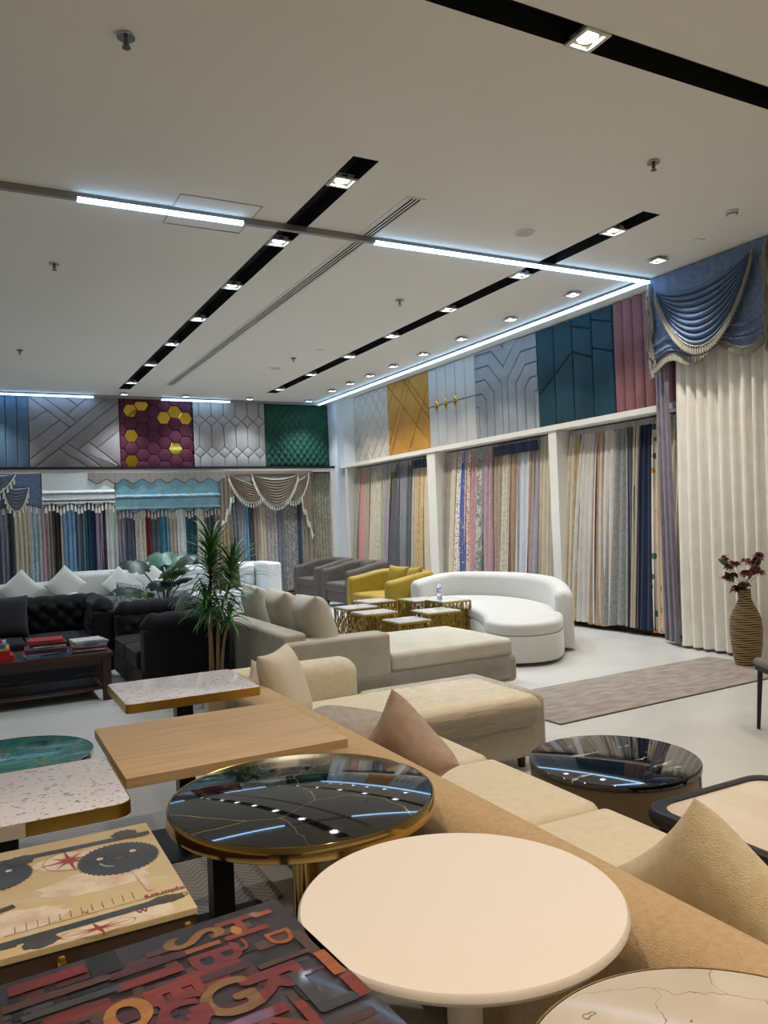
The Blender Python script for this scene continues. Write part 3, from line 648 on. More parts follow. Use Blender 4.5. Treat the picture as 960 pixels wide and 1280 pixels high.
# ================================================================ valances
def scallop(u, n, ph=0): return abs(math.sin(PI*(u*n+ph)))
tassel_white = mat('tassel_ivory', 'D9D5C6', .7); cord_grey = mat('trim_grey_gold', '9A9284', .8)
def tassel(m, x, y, z, s=1.0):
    m.lathe([(.0001, z), (.006*s, z-.004*s), (.004*s, z-.014*s), (.0095*s, z-.026*s), (.013*s, z-.07*s)], x, y, 6)
def swag(P0, P1, d_in, d_out, nf, n, puff=.05, nu=22):
    """festoon: cloth hanging between P0 and P1 (3d); inner edge sag d_in, outer edge sag d_out; n outward unit"""
    P0, P1, n = Vector(P0), Vector(P1), Vector(n); m = MB(); rows = []; nv = nf*5
    for i in range(nu+1):
        u = i/nu; sag = (4*u*(1-u))**.85; row = []
        for j in range(nv+1):
            v = j/nv; d = d_in+(d_out-d_in)*v
            f = (v*nf) % 1; b = (1-abs(2*f-1)**1.6) if j < nv else 0
            pin = 1-.16*(1-v)*0
            q = P0.lerp(P1, .5+(u-.5)*(1-.0*v))+Vector((0, 0, -d*sag))+n*(.012+puff*(.25+.75*b)*(.25+.75*sag))
            row.append(q)
        rows.append(row)
    m.quadgrid(rows); edge = [r_[-1] for r_ in rows]
    return m, edge
def fringe_along(pts, n, m, step=.03, s=1.0):
    acc = 0; 
    for a, b in zip(pts[:-1], pts[1:]):
        L = (b-a).length; t = step-acc
        while t <= L: p = a.lerp(b, t/L)+n*.01; tassel(m, p.x, p.y, p.z, s); t += step
        acc = (acc+L) % step
blue_v = mat('valance_blue_jacquard', '5A6B88', .55, bump=(40, .35), var=(18, '6A7EA2', .4, .65), sheen=.3)
blue_s = mat('valance_blue_satin', '3F5170', .38, bump=(90, .08), sheen=.2)
fr_m = mat('fringe_silver_taupe', '837F74', .7)
# big blue valance over the window
r = thing('swag_valance', 'large blue valance with a draped swag and tasselled fringe beside the pink panel', 'valance', (6.62, 5.19, 3.0))
YV0, YV1 = 6.19, 3.4
def vz(y): u = (YV0-y)/(YV0-YV1); return 3.06-.055*math.cos(2*PI*(YV0-y)/.60)+.03*math.sin(7*u)
rows = []; NB = 90
folds = [(3.62, .02), (3.40, .03), (3.33, .03)]
def vx(z):
    x = 6.62
    for fz, fd in ((3.50, .035), (3.27, .045), (3.19, .045)):
        t = z-fz
        if 0 <= t < .10: x -= fd*(1-t/.10)
        elif -.012 < t < 0: x -= fd*(1+t/.012)
    return x
for i in range(NB+1):
    y = YV0+(YV1-YV0)*i/NB; zb = vz(y); rows.append([(vx(zb+(3.985-zb)*j/40)+.004*math.sin(40*y), y, zb+(3.985-zb)*j/90) for j in range(91)])
m = MB(); m.quadgrid(rows)
m.quadgrid([[(6.62+.33*i/8, YV0+.004*math.sin(9*i), z) for z in [3.10+.04*math.cos(i*PI/4)*(1)+(3.985-3.10)*j/10 for j in range(11)]] for i in range(9)])
link('valance_cloth', m, blue_v, r, ang=60)
edge = [Vector((vx(vz(y))-.012, y, vz(y))) for y in [YV0+(YV1-YV0)*i/120 for i in range(121)]]
m = MB(); m.tube(edge, .007, 6); link('braid', m, cord_grey, r)
m = MB(); fringe_along(edge, Vector((-1, 0, 0)), m, .026, 1.2); link('tassel_fringe', m, fr_m, r, kind='stuff')
sw, ed = swag((6.60, 6.03, 3.82), (6.60, 4.84, 3.90), .12, .74, 9, (-1, 0, 0), .05, 28)
s_ = link('swag', sw, blue_s, r, ang=60)
m = MB(); m.tube([p+Vector((-.02, 0, 0)) for p in ed], .008, 6); link('swag_braid', m, cord_grey, s_)
m = MB(); fringe_along([p+Vector((-.02, 0, 0)) for p in ed], Vector((-1, 0, 0)), m, .032, 1.2); link('swag_fringe', m, fr_m, s_, kind='stuff')
for y in (6.13, 4.72):
    m = MB(); rn = random.Random(int(y*10))
    for k in range(26):
        z = 3.93-k*.037
        for q in range(3): tassel(m, 6.585+rn.uniform(-.015, .01), y+rn.uniform(-.035, .035)+.015*math.sin(k*.5), z+rn.uniform(-.01, .01), 1.3)
    m2 = MB(); m2.tube([(6.60, y+.015*math.sin(k*.5), 3.96-k*.037) for k in range(27)], .013, 6)
    c_ = link('tassel_cascade', m2, cord_grey, r); link('tassels', m, fr_m, c_, kind='stuff')
m = MB(); m.box(6.60, 3.4, 3.70, X1, 3.42, 3.985); m.box(6.66, 3.4, 3.94, X1, YV0-.02, 3.985); link('pelmet_board', m, white_paint, r)

YV = 15.10
def roman(label, x0, x1, z1, z0, m, bands, nsc, trimm, tm, amp=.035, y=YV):
    r = thing('roman_valance', label, 'valance', ((x0+x1)/2, y, z0))
    def yy(z):
        d = 0
        for b_ in bands:
            t = (z-b_)/.05
            if -1 < t < 0: d = max(d, .04*math.sin(-t*PI))
        return y-d
    rows = []
    for i in range(61):
        u = i/60; x = x0+(x1-x0)*u; zb = z0+amp*scallop(u, nsc); rows.append([(x, yy(zb+(z1-zb)*j/36), zb+(z1-zb)*j/36) for j in range(37)])
    b = MB(); b.quadgrid(rows); link('valance_cloth', b, m, r, ang=60)
    ed = [Vector((x0+(x1-x0)*i/90, y-.012, z0+amp*scallop(i/90, nsc))) for i in range(91)]
    b = MB(); b.tube(ed, .009, 5); link('trim_braid', b, trimm, r)
    b = MB(); fringe_along(ed, Vector((0, -1, 0)), b, .07, 1.9); link('tassels', b, tm, r, kind='stuff')
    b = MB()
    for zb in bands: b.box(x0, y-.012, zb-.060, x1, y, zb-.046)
    link('fold_shade_cord', b, trimm, r)  # dark strips under the folds: part cord trim, part painted fold shadow
    return r
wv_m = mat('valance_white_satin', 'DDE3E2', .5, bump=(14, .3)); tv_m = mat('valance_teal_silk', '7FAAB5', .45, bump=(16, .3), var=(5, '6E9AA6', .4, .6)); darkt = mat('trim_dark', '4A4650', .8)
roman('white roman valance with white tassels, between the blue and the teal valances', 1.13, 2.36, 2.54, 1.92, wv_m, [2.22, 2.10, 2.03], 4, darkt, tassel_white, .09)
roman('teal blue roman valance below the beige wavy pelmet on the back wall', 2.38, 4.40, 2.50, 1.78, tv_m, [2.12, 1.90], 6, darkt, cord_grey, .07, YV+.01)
r = thing('fringed_pelmet', 'striped beige pelmet with wavy dark-edged hem above the teal valance', 'pelmet', (3.17, YV-.06, 2.33))
wf_ = lambda u: .04*math.cos(2*PI*u*8)
rows = [[(1.9+2.53*i/120, YV-.06-.006*(i % 2), 2.38+wf_(i/120)+(2.545-2.38-wf_(i/120))*j/4) for j in range(5)] for i in range(121)]
b = MB(); b.quadgrid(rows); link('pelmet_cloth', b, F('cloth_pelmet_stripe', 'A49B92', '8E857D', 'stripe', 20), r, ang=180)
b = MB(); b.tube([(1.9+2.53*i/120, YV-.07, 2.38+wf_(i/120)) for i in range(121)], .010, 5); link('hem_braid', b, darkt, r)
# beige swags at the right end of the back wall
bei = mat('swag_beige_satin', '8F8170', .45, bump=(90, .1), sheen=.2); pale = mat('swag_backing_damask', 'A9A8A2', .6, var=(20, '9B9A94', .4, .6))
r = thing('swag_valance', 'beige triple-swag valance with bead fringe at the right end of the back wall', 'valance', (5.37, YV, 1.75))
b = MB(); b.box(4.40, YV-.03, 2.50, 6.28, YV+.10, 2.56); link('pelmet_rail', b, bei, r)
b = MB(); b.quadgrid([[(4.46+1.76*i/20, YV+.02, z) for z in (2.12, 2.52)] for i in range(21)]); link('backing_cloth', b, pale, r)
for k, (xa, xb, za, zb, din, dout, nf, yy_) in enumerate(((4.50, 5.28, 2.50, 2.20, .02, .42, 6, 0), (5.62, 6.22, 2.20, 2.50, .02, .42, 6, 0), (4.98, 5.98, 2.50, 2.50, .10, .66, 8, -.03))):
    s1, ed = swag((xa, YV-.01+yy_, za), (xb, YV-.01+yy_, zb), din, dout, nf+2, (0, -1, 0), .06)
    s_ = link('swag', s1, bei, r, ang=60)
    b = MB(); b.tube([p+Vector((0, -.01, 0)) for p in ed], .011, 5); link('swag_braid', b, tassel_white, s_)
    b = MB(); fringe_along(ed, Vector((0, -1, 0)), b, .055, 1.25); link('bead_fringe', b, tassel_white, s_, kind='stuff')
for x0, x1, sg in ((4.34, 4.60, 1), (6.02, 6.26, -1)):
    rows = []; ed = []
    for i in range(17):
        u = i/16; x = x0+(x1-x0)*u; zb = (1.45+.65*u) if sg > 0 else (1.25+.75*(1-u)); zb += .06*math.sin(u*18)
        rows.append([(x, YV-.03-.02*math.sin(u*20), 2.5+(zb-2.5)*j/8) for j in range(9)]); ed.append(Vector(rows[-1][-1]))
    b = MB(); b.quadgrid(rows); c_ = link('cascade', b, bei, r, ang=60)
    b = MB(); b.tube([p+Vector((0, -.012, 0)) for p in ed], .016, 5); fringe_along(ed, Vector((0, -1, 0)), b, .05, 1.2); link('bead_fringe', b, tassel_white, c_, kind='stuff')
# blue swag valance at the left end of the back wall
r = thing('swag_valance', 'blue swag valance with white tassels at the left edge of the back wall', 'valance', (.2, YV, 1.85))
rows = [[(-.9+2.01*i/60, YV-.003*(i % 2), 1.93+.07*scallop(i/60, 3)+(2.54-1.93-.07*scallop(i/60, 3))*j/8) for j in range(9)] for i in range(61)]
b = MB(); b.quadgrid(rows); link('valance_cloth', b, blue_v, r, ang=60)
ed0 = [Vector((-.9+2.01*i/60, YV-.012, 1.93+.07*scallop(i/60, 3))) for i in range(61)]
b = MB(); b.tube(ed0, .012, 5); link('trim_braid', b, darkt, r)
b = MB(); fringe_along(ed0, Vector((0, -1, 0)), b, .09, 1.7); link('tassels', b, tassel_white, r, kind='stuff')
for xa, xb, za, zb, din, dout in ((-.75, .72, 2.52, 2.52, .02, .50), (.50, .92, 2.30, 2.30, .02, .42)):
    s1, ed = swag((xa, YV-.02, za), (xb, YV-.02, zb), din, dout, 7, (0, -1, 0), .035)
    s_ = link('swag', s1, mat('swag_slate_satin', '6B7A86', .4, sheen=.2), r, ang=60)
    b = MB(); b.tube([p+Vector((0, -.01, 0)) for p in ed], .012, 5); fringe_along(ed, Vector((0, -1, 0)), b, .09, 1.6); link('tassels', b, tassel_white, s_, kind='stuff')

# ================================================================ furniture helpers
def rrect(x0, y0, x1, y1, r, n=5):
    out = []
    for cx, cy, a0 in ((x1-r, y1-r, 0), (x0+r, y1-r, PI/2), (x0+r, y0+r, PI), (x1-r, y0+r, 1.5*PI)):
        out += [(cx+r*math.cos(a0+PI/2*k/n), cy+r*math.sin(a0+PI/2*k/n)) for k in range(n+1)]
    return out
def circ(cx, cy, r, n=64): return [(cx+r*math.cos(2*PI*k/n), cy+r*math.sin(2*PI*k/n)) for k in range(n)]
def wallsweep(path, th, z0, zt, r=.06, endr=True, nseg=5):
    """upholstered wall following a plan path; zt top height per point"""
    P = [Vector((p[0], p[1], 0)) for p in path]; n = len(P); Z = zt if isinstance(zt, (list, tuple)) else [zt]*n; m = MB(); rows = []
    def ring(p, nn, h_, z1, rr):
        pts = [(-h_, z0), (-h_, z1-rr)]+[(-h_+rr*(1-math.cos(PI/2*k/nseg)), z1-rr+rr*math.sin(PI/2*k/nseg)) for k in range(1, nseg+1)]
        pts += [(h_-rr*(1-math.cos(PI/2*k/nseg)), z1-rr+rr*math.sin(PI/2*k/nseg)) for k in range(nseg, -1, -1)]+[(h_, z0)]
        return [p+nn*a+Vector((0, 0, z)) for a, z in pts]
    for i in range(n):
        t = (P[min(i+1, n-1)]-P[max(i-1, 0)]).normalized(); nn = Vector((-t.y, t.x, 0))
        if i == 0 and endr:
            for k in (0, 1, 2, 3): a = PI/2*k/4; f = max(.12, math.sin(a)); rows.append(ring(P[0]-t*th/2*math.cos(a)*.8, nn, th/2*(.55+.45*f), Z[0]-r*(1-f)*.8, min(r, th/2*(.55+.45*f))*.98))
        rows.append(ring(P[i], nn, th/2, Z[i], min(r, th/2)*.98))
        if i == n-1 and endr:
            for k in (3, 2, 1, 0): a = PI/2*k/4; f = max(.12, math.sin(a)); rows.append(ring(P[i]+t*th/2*math.cos(a)*.8, nn, th/2*(.55+.45*f), Z[i]-r*(1-f)*.8, min(r, th/2*(.55+.45*f))*.98))
    m.quadgrid(rows, closev=True); m.face(rows[0]); m.face(rows[-1]); return m
def pillow_mb(w_, h_, t, n=16, pinch=.10):
    m = MB()
    for sg in (1, -1):
        rows = []
        for i in range(n+1):
            row = []
            for j in range(n+1):
                u, v = -1+2*i/n, -1+2*j/n; u_, v_ = math.sin(u*PI/2), math.sin(v*PI/2)
                th = t/2*(max(0, 1-u_**4)**.55)*(max(0, 1-v_**4)**.55)
                k = 1-pinch*(1-max(abs(u_), abs(v_))**6)*0
                x = u_*w_/2*(1-pinch*(1-v_*v_)*abs(u_)); z = v_*h_/2*(1-pinch*(1-u_*u_)*abs(v_))
                row.append((x, sg*th, z))
            rows.append(row)
        m.quadgrid(rows)
    return m
def pillow(label, c, normal, roll_, m, w_=.45, h_=None, t=.15, piping=None, group=None, cat='cushion', pinch=.10, up=(0, 0, 1), base=None):
    h_ = h_ or w_
    nrm = Vector(normal).normalized(); y = -nrm; x = y.cross(Vector(up)).normalized(); z = x.cross(y)
    M_ = Matrix((x, y, z)).transposed() @ Matrix.Rotation(roll_, 3, 'Y')
    b = pillow_mb(w_, h_, t, 22, pinch); b.xf(M_.to_4x4()); c = Vector(c)
    if base is not None:
        for i, v in enumerate(b.v):
            f = base+.004-(c.z+v[2])
            if f > 0: b.v[i] = (v[0]*(1+.25*f), v[1]*(1+.25*f), v[2]+f*.96)
    o = link('cushion', b, m, label=label, cat=cat, group=group, loc=c, ang=180)
    if piping:
        b = MB(); n = 40; pts = []
        for q in range(4*n):
            s, f = divmod(q, n); f = -1+2*f/n; u, v = ((f, -1), (1, f), (-f, 1), (-1, -f))[s]
            pts.append((u*w_/2*(1-pinch*(1-v*v)*abs(u)), 0, v*h_/2*(1-pinch*(1-u*u)*abs(v))))
        b.tube(pts+[pts[0]], .005, 5, False); link('piping', b, piping, o, world=False)
    return o
def pedestal(r, col, base, zt, col_r=.04, base_w=.42, square=True, colmat=None, basemat=None):
    b = MB()
    if square: b.box(-col_r, -col_r, .02, col_r, col_r, zt)
    else: b.lathe([(col_r, .02), (col_r, zt)], n=24)
    link('column', b, colmat or col, r, world=False)
    b = MB()
    if square: b.slab(rrect(-base_w/2, -base_w/2, base_w/2, base_w/2, .03), 0, .02, .005)
    else: b.slab(circ(0, 0, base_w/2), 0, .02, .006)
    link('base_plate', b, basemat or base, r, world=False)
    b = MB(); b.box(-.14, -.14, zt-.008, .14, .14, zt); link('mounting_plate', b, base, r, world=False)

# ---------------------------------------------------------------- table materials
def terrazzo():
    m, nt, b, mp = custom('terrazzo', .3, coat=.3); mp.inputs['Scale'].default_value = (1, 1, 0.001)
    base = 'E8E6EE'
    prev = None
    for sc, rot, cols in ((34, .4, [(0, '4A4658'), (.35, '8A7A86'), (.6, '3A3A44'), (.85, 'B59F98')]), (52, 1.9, [(0, '7A7484'), (.4, '34323C'), (.7, 'A39A9E')])):
        mp2 = N(nt, 'ShaderNodeMapping'); mp2.inputs['Rotation'].default_value = (0, 0, rot); mp2.inputs['Scale'].default_value = (1, 2.0, 1); nt.links.new(mp.outputs[0], mp2.inputs[0])
        v = N(nt, 'ShaderNodeTexVoronoi'); v.inputs['Scale'].default_value = sc; nt.links.new(mp2.outputs[0], v.inputs[0])
        s = N(nt, 'ShaderNodeSeparateColor'); nt.links.new(v.outputs['Color'], s.inputs[0])
        th = N(nt, 'ShaderNodeMath', operation='MULTIPLY'); th.inputs[1].default_value = .33; nt.links.new(s.outputs[1], th.inputs[0])
        lt = N(nt, 'ShaderNodeMath', operation='LESS_THAN'); nt.links.new(v.outputs['Distance'], lt.inputs[0]); nt.links.new(th.outputs[0], lt.inputs[1])
        r_ = ramp(nt, cols, 'CONSTANT'); nt.links.new(s.outputs[0], r_.inputs[0])
        mx = N(nt, 'ShaderNodeMix', data_type='RGBA'); nt.links.new(lt.outputs[0], mx.inputs[0]); nt.links.new(r_.outputs[0], mx.inputs[7])
        if prev: nt.links.new(prev.outputs[2], mx.inputs[6])
        else: mx.inputs[6].default_value = (*hx(base), 1)
        prev = mx
    nt.links.new(prev.outputs[2], b.inputs['Base Color']); return m
terr = terrazzo()
def oak():
    m, nt, b, mp = custom('oak_veneer', .42); mp.inputs['Scale'].default_value = (1.2, 22, 22)
    n = N(nt, 'ShaderNodeTexNoise'); n.inputs['Scale'].default_value = 3; n.inputs['Detail'].default_value = 6; n.inputs['Distortion'].default_value = .6
    r = ramp(nt, [(.3, 'BC9C74'), (.55, 'CDAE86'), (.75, 'D6BA96')]); nt.links.new(mp.outputs[0], n.inputs[0]); nt.links.new(n.outputs[0], r.inputs[0]); nt.links.new(r.outputs[0], b.inputs['Base Color']); return m
def veins(name, base, base2, vein, scale, width, rough=.05, dist=.5, fine=None):
    m, nt, b, mp = custom(name, rough, coat=0)
    n0 = N(nt, 'ShaderNodeTexNoise'); n0.inputs['Scale'].default_value = 2.2; n0.inputs['Detail'].default_value = 5
    nt.links.new(mp.outputs[0], n0.inputs[0])
    vm = N(nt, 'ShaderNodeVectorMath', operation='MULTIPLY_ADD'); vm.inputs[1].default_value = (dist,)*3; nt.links.new(n0.outputs['Color'], vm.inputs[0]); nt.links.new(mp.outputs[0], vm.inputs[2])
    v = N(nt, 'ShaderNodeTexVoronoi', feature='DISTANCE_TO_EDGE'); v.inputs['Scale'].default_value = scale; nt.links.new(vm.outputs[0], v.inputs[0])
    nw = N(nt, 'ShaderNodeTexNoise'); nw.inputs['Scale'].default_value = 5; nt.links.new(mp.outputs[0], nw.inputs[0])
    wv = N(nt, 'ShaderNodeMath', operation='MULTIPLY_ADD'); wv.inputs[1].default_value = width*3.2; wv.inputs[2].default_value = -width*1.1; nt.links.new(nw.outputs[0], wv.inputs[0])
    dv = N(nt, 'ShaderNodeMath', operation='LESS_THAN'); nt.links.new(v.outputs['Distance'], dv.inputs[0]); nt.links.new(wv.outputs[0], dv.inputs[1])
    mx = N(nt, 'ShaderNodeMix', data_type='RGBA'); nt.links.new(dv.outputs[0], mx.inputs[0])
    n2 = N(nt, 'ShaderNodeTexNoise'); n2.inputs['Scale'].default_value = 3; n2.inputs['Detail'].default_value = 5; nt.links.new(mp.outputs[0], n2.inputs[0])
    r = ramp(nt, [(.35, base), (.7, base2)]); nt.links.new(n2.outputs[0], r.inputs[0]); nt.links.new(r.outputs[0], mx.inputs[6]); mx.inputs[7].default_value = (*hx(vein), 1)
    nt.links.new(mx.outputs[2], b.inputs['Base Color'])
    if name.startswith('black'): b.inputs['IOR'].default_value = 1.8
    return m
black_marble = veins('black_marble_gold_veins', '0C0C0E', '16161A', 'A08A68', 3.0, .0034, .04, .25)
white_marble = veins('white_marble', 'D6CDBF', 'CBC1B2', '8C7C68', 3.0, .005, .1, .8)
coffee_marble = veins('pale_marble_tops', 'D9D6D0', 'C8C6C2', '8E8B88', 5, .01, .08, .8)
def teal_agate():
    m, nt, b, mp = custom('teal_agate', .12); mp.inputs['Scale'].default_value = (1, 2.2, 1)
    n = N(nt, 'ShaderNodeTexNoise'); n.inputs['Scale'].default_value = 3.2; n.inputs['Detail'].default_value = 6; n.inputs['Distortion'].default_value = 2.4
    r = ramp(nt, [(.28, '0B3E48'), (.42, '1D6E76'), (.5, '3E8C84'), (.56, '17555F'), (.64, '7D8B6C'), (.7, '2A7A7C'), (.8, '0A2F38')])
    nt.links.new(mp.outputs[0], n.inputs[0]); nt.links.new(n.outputs[0], r.inputs[0]); nt.links.new(r.outputs[0], b.inputs['Base Color']); return m
def striped_stone():
    m, nt, b, mp = custom('black_white_veined_stone', .04); b.inputs['IOR'].default_value = 1.9; mp.inputs['Scale'].default_value = (9, .8, 1)
    n = N(nt, 'ShaderNodeTexNoise'); n.inputs['Scale'].default_value = 3.0; n.inputs['Detail'].default_value = 5; n.inputs['Distortion'].default_value = .2
    r = ramp(nt, [(.3, '06080C'), (.5, '0E1013'), (.62, '0A0F1A'), (.72, '17191C')])
    nt.links.new(mp.outputs[0], n.inputs[0]); nt.links.new(n.outputs[0], r.inputs[0])
    tc = N(nt, 'ShaderNodeTexCoord'); mp2 = N(nt, 'ShaderNodeMapping'); mp2.inputs['Scale'].default_value = (2.2, 7, 1); nt.links.new(tc.outputs['Object'], mp2.inputs[0])
    n2 = N(nt, 'ShaderNodeTexNoise'); n2.inputs['Scale'].default_value = 2.2; n2.inputs['Detail'].default_value = 7; n2.inputs['Roughness'].default_value = .7; nt.links.new(mp2.outputs[0], n2.inputs[0])
    r3 = ramp(nt, [(.62, '000000'), (.66, 'FFFFFF')]); nt.links.new(n2.outputs[0], r3.inputs[0])
    mx = N(nt, 'ShaderNodeMix', data_type='RGBA'); nt.links.new(r3.outputs[0], mx.inputs[0]); nt.links.new(r.outputs[0], mx.inputs[6]); mx.inputs[7].default_value = (*hx('D8D5CE'), 1)
    nt.links.new(mx.outputs[2], b.inputs['Base Color']); return m
travert = mat('pale_polished_stone', 'DDD2C4', .09, var=(2.2, 'D2C5B4', .35, .7), stretch=(3, .8, 1))
lacq = mat('cream_white_lacquer', 'F0E8DF', .38)

# ================================================================ foreground tables
r = thing('round_table', 'plain creamy white round pedestal table in the foreground', 'table', (.83, 1.315, 0))
b = MB(); b.lathe([(.0001, .722), (.295, .722), (.312, .727), (.320, .737), (.319, .745), (.314, .75), (.0001, .75)], n=96, capb=False, capt=False); link('tabletop', b, lacq, r, world=False)
pedestal(r, lacq, lacq, .722, .035, .4, False)
r = thing('round_table', 'black gold-veined marble round table with a polished gold rim', 'table', (.79, 2.05, 0))
b = MB(); b.slab(circ(0, 0, .360, 96), .715, .75, .002, 2); link('marble_top', b, black_marble, r, world=False)
b = MB(); b.lathe([(.3605, .7495), (.3635, .7505), (.3655, .748), (.3665, .712), (.362, .709), (.35, .709)], n=96, capb=False, capt=False); link('gold_rim', b, brass, r, world=False)
pedestal(r, black_metal, black_metal, .709, .035, .44, False, colmat=brass)
r = thing('round_table', 'white veined marble round table at the bottom right corner', 'table', (.85, .67, 0))
b = MB(); b.slab(circ(0, 0, .296, 96), .728, .75, .003, 2); link('marble_top', b, white_marble, r, world=False)
b = MB(); b.lathe([(.2965, .7495), (.300, .749), (.300, .727), (.29, .725)], n=96, capb=False, capt=False); link('metal_rim', b, brass_b, r, world=False)
pedestal(r, black_metal, black_metal, .725, .035, .4, False)
def recttable(label, x0, y0, x1, y1, zt, th, rad, topm, edgem, name_top='tabletop', edge='gold_edge_band', colx=None, rz=0, base_w=.42):
    cx, cy = (x0+x1)/2, (y0+y1)/2; w_, d_ = x1-x0, y1-y0
    r = thing('rectangular_table', label, 'table', (cx, cy, 0), rz)
    b = MB(); b.slab(rrect(-w_/2+.003, -d_/2+.003, w_/2-.003, d_/2-.003, rad), zt-th+.002, zt, .002, 2); link(name_top, b, topm, r, world=False)
    if edgem:
        b = MB(); b.quadgrid([[(x, y, z) for x, y in rrect(-w_/2+o, -d_/2+o, w_/2-o, d_/2-o, rad)] for o, z in ((.003, zt-.0005), (0, zt-.001), (0, zt-th), (.012, zt-th))], closev=True); link(edge, b, edgem, r, world=False)
    pedestal(r, black_metal, black_metal, zt-th, .038, base_w)
    return r
r = recttable('speckled terrazzo table with gold edge at the left, nearer of the two terrazzo ones', -.33, 2.25, .372, 2.755, .75, .038, .045, terr, brass_b)
b = MB(); b.box(-.03, -.2545, .713, .03, -.2527, .748); b.xf(Matrix.Translation((.05, 0, 0))); link('paper_price_tag', b, mat('paper_tag', 'CFC6B8', .8), r, world=False)
recttable('speckled terrazzo table with gold edge behind the oak table, farther of the two', .56, 3.485, 1.165, 4.02, .75, .040, .025, terr, mat('bright_brass_edge', 'C9A24A', .3, .85))
recttable('plain light oak rectangular table in the middle of the foreground group', .385, 2.462, 1.13, 3.15, .75, .034, .006, oak(), None)
r = thing('round_table', 'round teal agate-patterned table at the left edge', 'table', (.11, 3.72, 0))
b = MB(); b.slab(circ(0, 0, .336, 80), .528, .55, .003, 2); link('stone_top', b, teal_agate(), r, world=False)
b = MB(); b.lathe([(.3365, .549), (.341, .548), (.341, .523), (.33, .52)], n=80, capb=False, capt=False); link('steel_rim', b, chrome, r, world=False)
pedestal(r, black_metal, black_metal, .52, .03, .36, False)

# ---- printed tables
print_base = mat('print_dark_wood', '30262E', .32, var=(7, '3D3238', .3, .7), stretch=(.6, 4, 1), coat=.25)
PC = {k: mat('print_'+k, a, .32, var=(22, b_, .35, .7), coat=.25, stretch=(.5, 3, 1)) for k, a, b_ in (('rust', '8A3423', '6B2A22'), ('red', '7D2A26', '5C2024'), ('orange', 'A8602A', '8A4A22'), ('amber', 'B98036', '8F5F2E'), ('brown', '54382F', '432C28'), ('ochre', '8C6636', '664726'), ('slate', '41444A', '33363C'), ('black', '15151A', '1C1A20'), ('maroon', '4E2228', '3E1C24'))}
def glyph(txt, size, bold=.02):
    cu = bpy.data.curves.new('g', 'FONT'); cu.body = txt; cu.size = size; cu.align_x = 'CENTER'; cu.align_y = 'CENTER'; cu.offset = bold*size; cu.fill_mode = 'FRONT'; cu.resolution_u = 4
    o = bpy.data.objects.new('g', cu); me = o.to_mesh(); V = [tuple(v.co) for v in me.vertices]; Fc = [tuple(p.vertices) for p in me.polygons]; o.to_mesh_clear(); bpy.data.objects.remove(o); bpy.data.curves.remove(cu)
    return V, Fc
class Decal(MB):
    def __init__(s): super().__init__(); s.mats = []; s.z = .7502
    def use(s, m):
        s.z += 1e-5      # ink layers in printing order, each a hair above the last
        if m not in s.mats: s.mats.append(m)
        s.cur = s.mats.index(m)
    def text(s, txt, x, y, size, rot, m, z, sx=1, bold=.02):
        s.use(m); V, Fc = glyph(txt, size, 0); b0 = len(s.v); c, q = math.cos(rot), math.sin(rot)
        for n_, (ox_, oy_) in enumerate(((0, 0), (bold, 0), (-bold, 0), (0, bold), (0, -bold)) if bold > .02 else ((0, 0),)):
            b0 = len(s.v)
            for v in V: X, Y = (v[0]+ox_*size)*sx, v[1]+oy_*size; s.v.append((x+X*c-Y*q, y+X*q+Y*c, s.z))
            for f in Fc: s.f.append(tuple(b0+i for i in f)); s.mi.append(s.cur)
            s.z += 1e-5
    def rect(s, x, y, w_, h_, rot, m, z):
        s.use(m); c, q = math.cos(rot), math.sin(rot); s.face([(x+a*c-b_*q, y+a*q+b_*c, s.z) for a, b_ in ((-w_/2, -h_/2), (w_/2, -h_/2), (w_/2, h_/2), (-w_/2, h_/2))])
    def poly(s, pts, m, z): s.use(m); s.face([(p[0], p[1], s.z) for p in pts])
    def disc(s, x, y, r0, r1, m, z, n=48, teeth=0, td=0):
        s.use(m); rows = []
        for k in range(n+1 if not teeth else teeth*2+1):
            N_ = n if not teeth else teeth*2; a = 2*PI*k/N_; ro = r1+(td if teeth and k % 2 else 0); rows.append([(x+r0*math.cos(a), y+r0*math.sin(a), s.z), (x+ro*math.cos(a), y+ro*math.sin(a), s.z)])
        s.quadgrid(rows)
# letterpress table: local frame, centre at its own middle; top right corner world (.50,1.51)
LW, LD = .72, .66; a_ = math.radians(4.3); tr_ = Vector((.515, 1.508)); cxy = tr_-Vector((LW/2*math.cos(a_)-LD/2*math.sin(a_), LW/2*math.sin(a_)+LD/2*math.cos(a_)))
r = thing('square_table', 'table printed with reddish wooden letterpress letters at the bottom left', 'table', (cxy.x, cxy.y, 0), a_)
b = MB(); b.slab(rrect(-LW/2, -LD/2, LW/2, LD/2, .004), .722, .75, .0015, 2); top = link('tabletop', b, print_base, r, world=False)
pedestal(r, black_metal, black_metal, .722, .038, .44)
d = Decal(); Z1 = .7503
def Lp(wx, wy):
    v = Vector((wx, wy))-cxy; c, q = math.cos(-a_), math.sin(-a_); return (v.x*c-v.y*q, v.x*q+v.y*c)
rn = random.Random(5)
for k in range(130):     # worn wooden type blocks
    x, y = rn.uniform(-LW/2+.05, LW/2-.05), rn.uniform(-LD/2+.05, LD/2-.05); w_, h_ = (rn.uniform(.05, .12), rn.uniform(.012, .03)) if rn.random() < .7 else (rn.uniform(.012, .03), rn.uniform(.05, .1))
    w_ = min(w_, 2*(LW/2-abs(x))-.01); h_ = min(h_, 2*(LD/2-abs(y))-.01)
    d.rect(x, y, w_, h_, 0, PC[rn.choice(['brown', 'maroon', 'slate', 'black', 'brown', 'maroon', 'black', 'brown', 'maroon', 'slate', 'red'])], Z1+.00001*k)
Z2 = Z1+.001
R90 = -PI/2
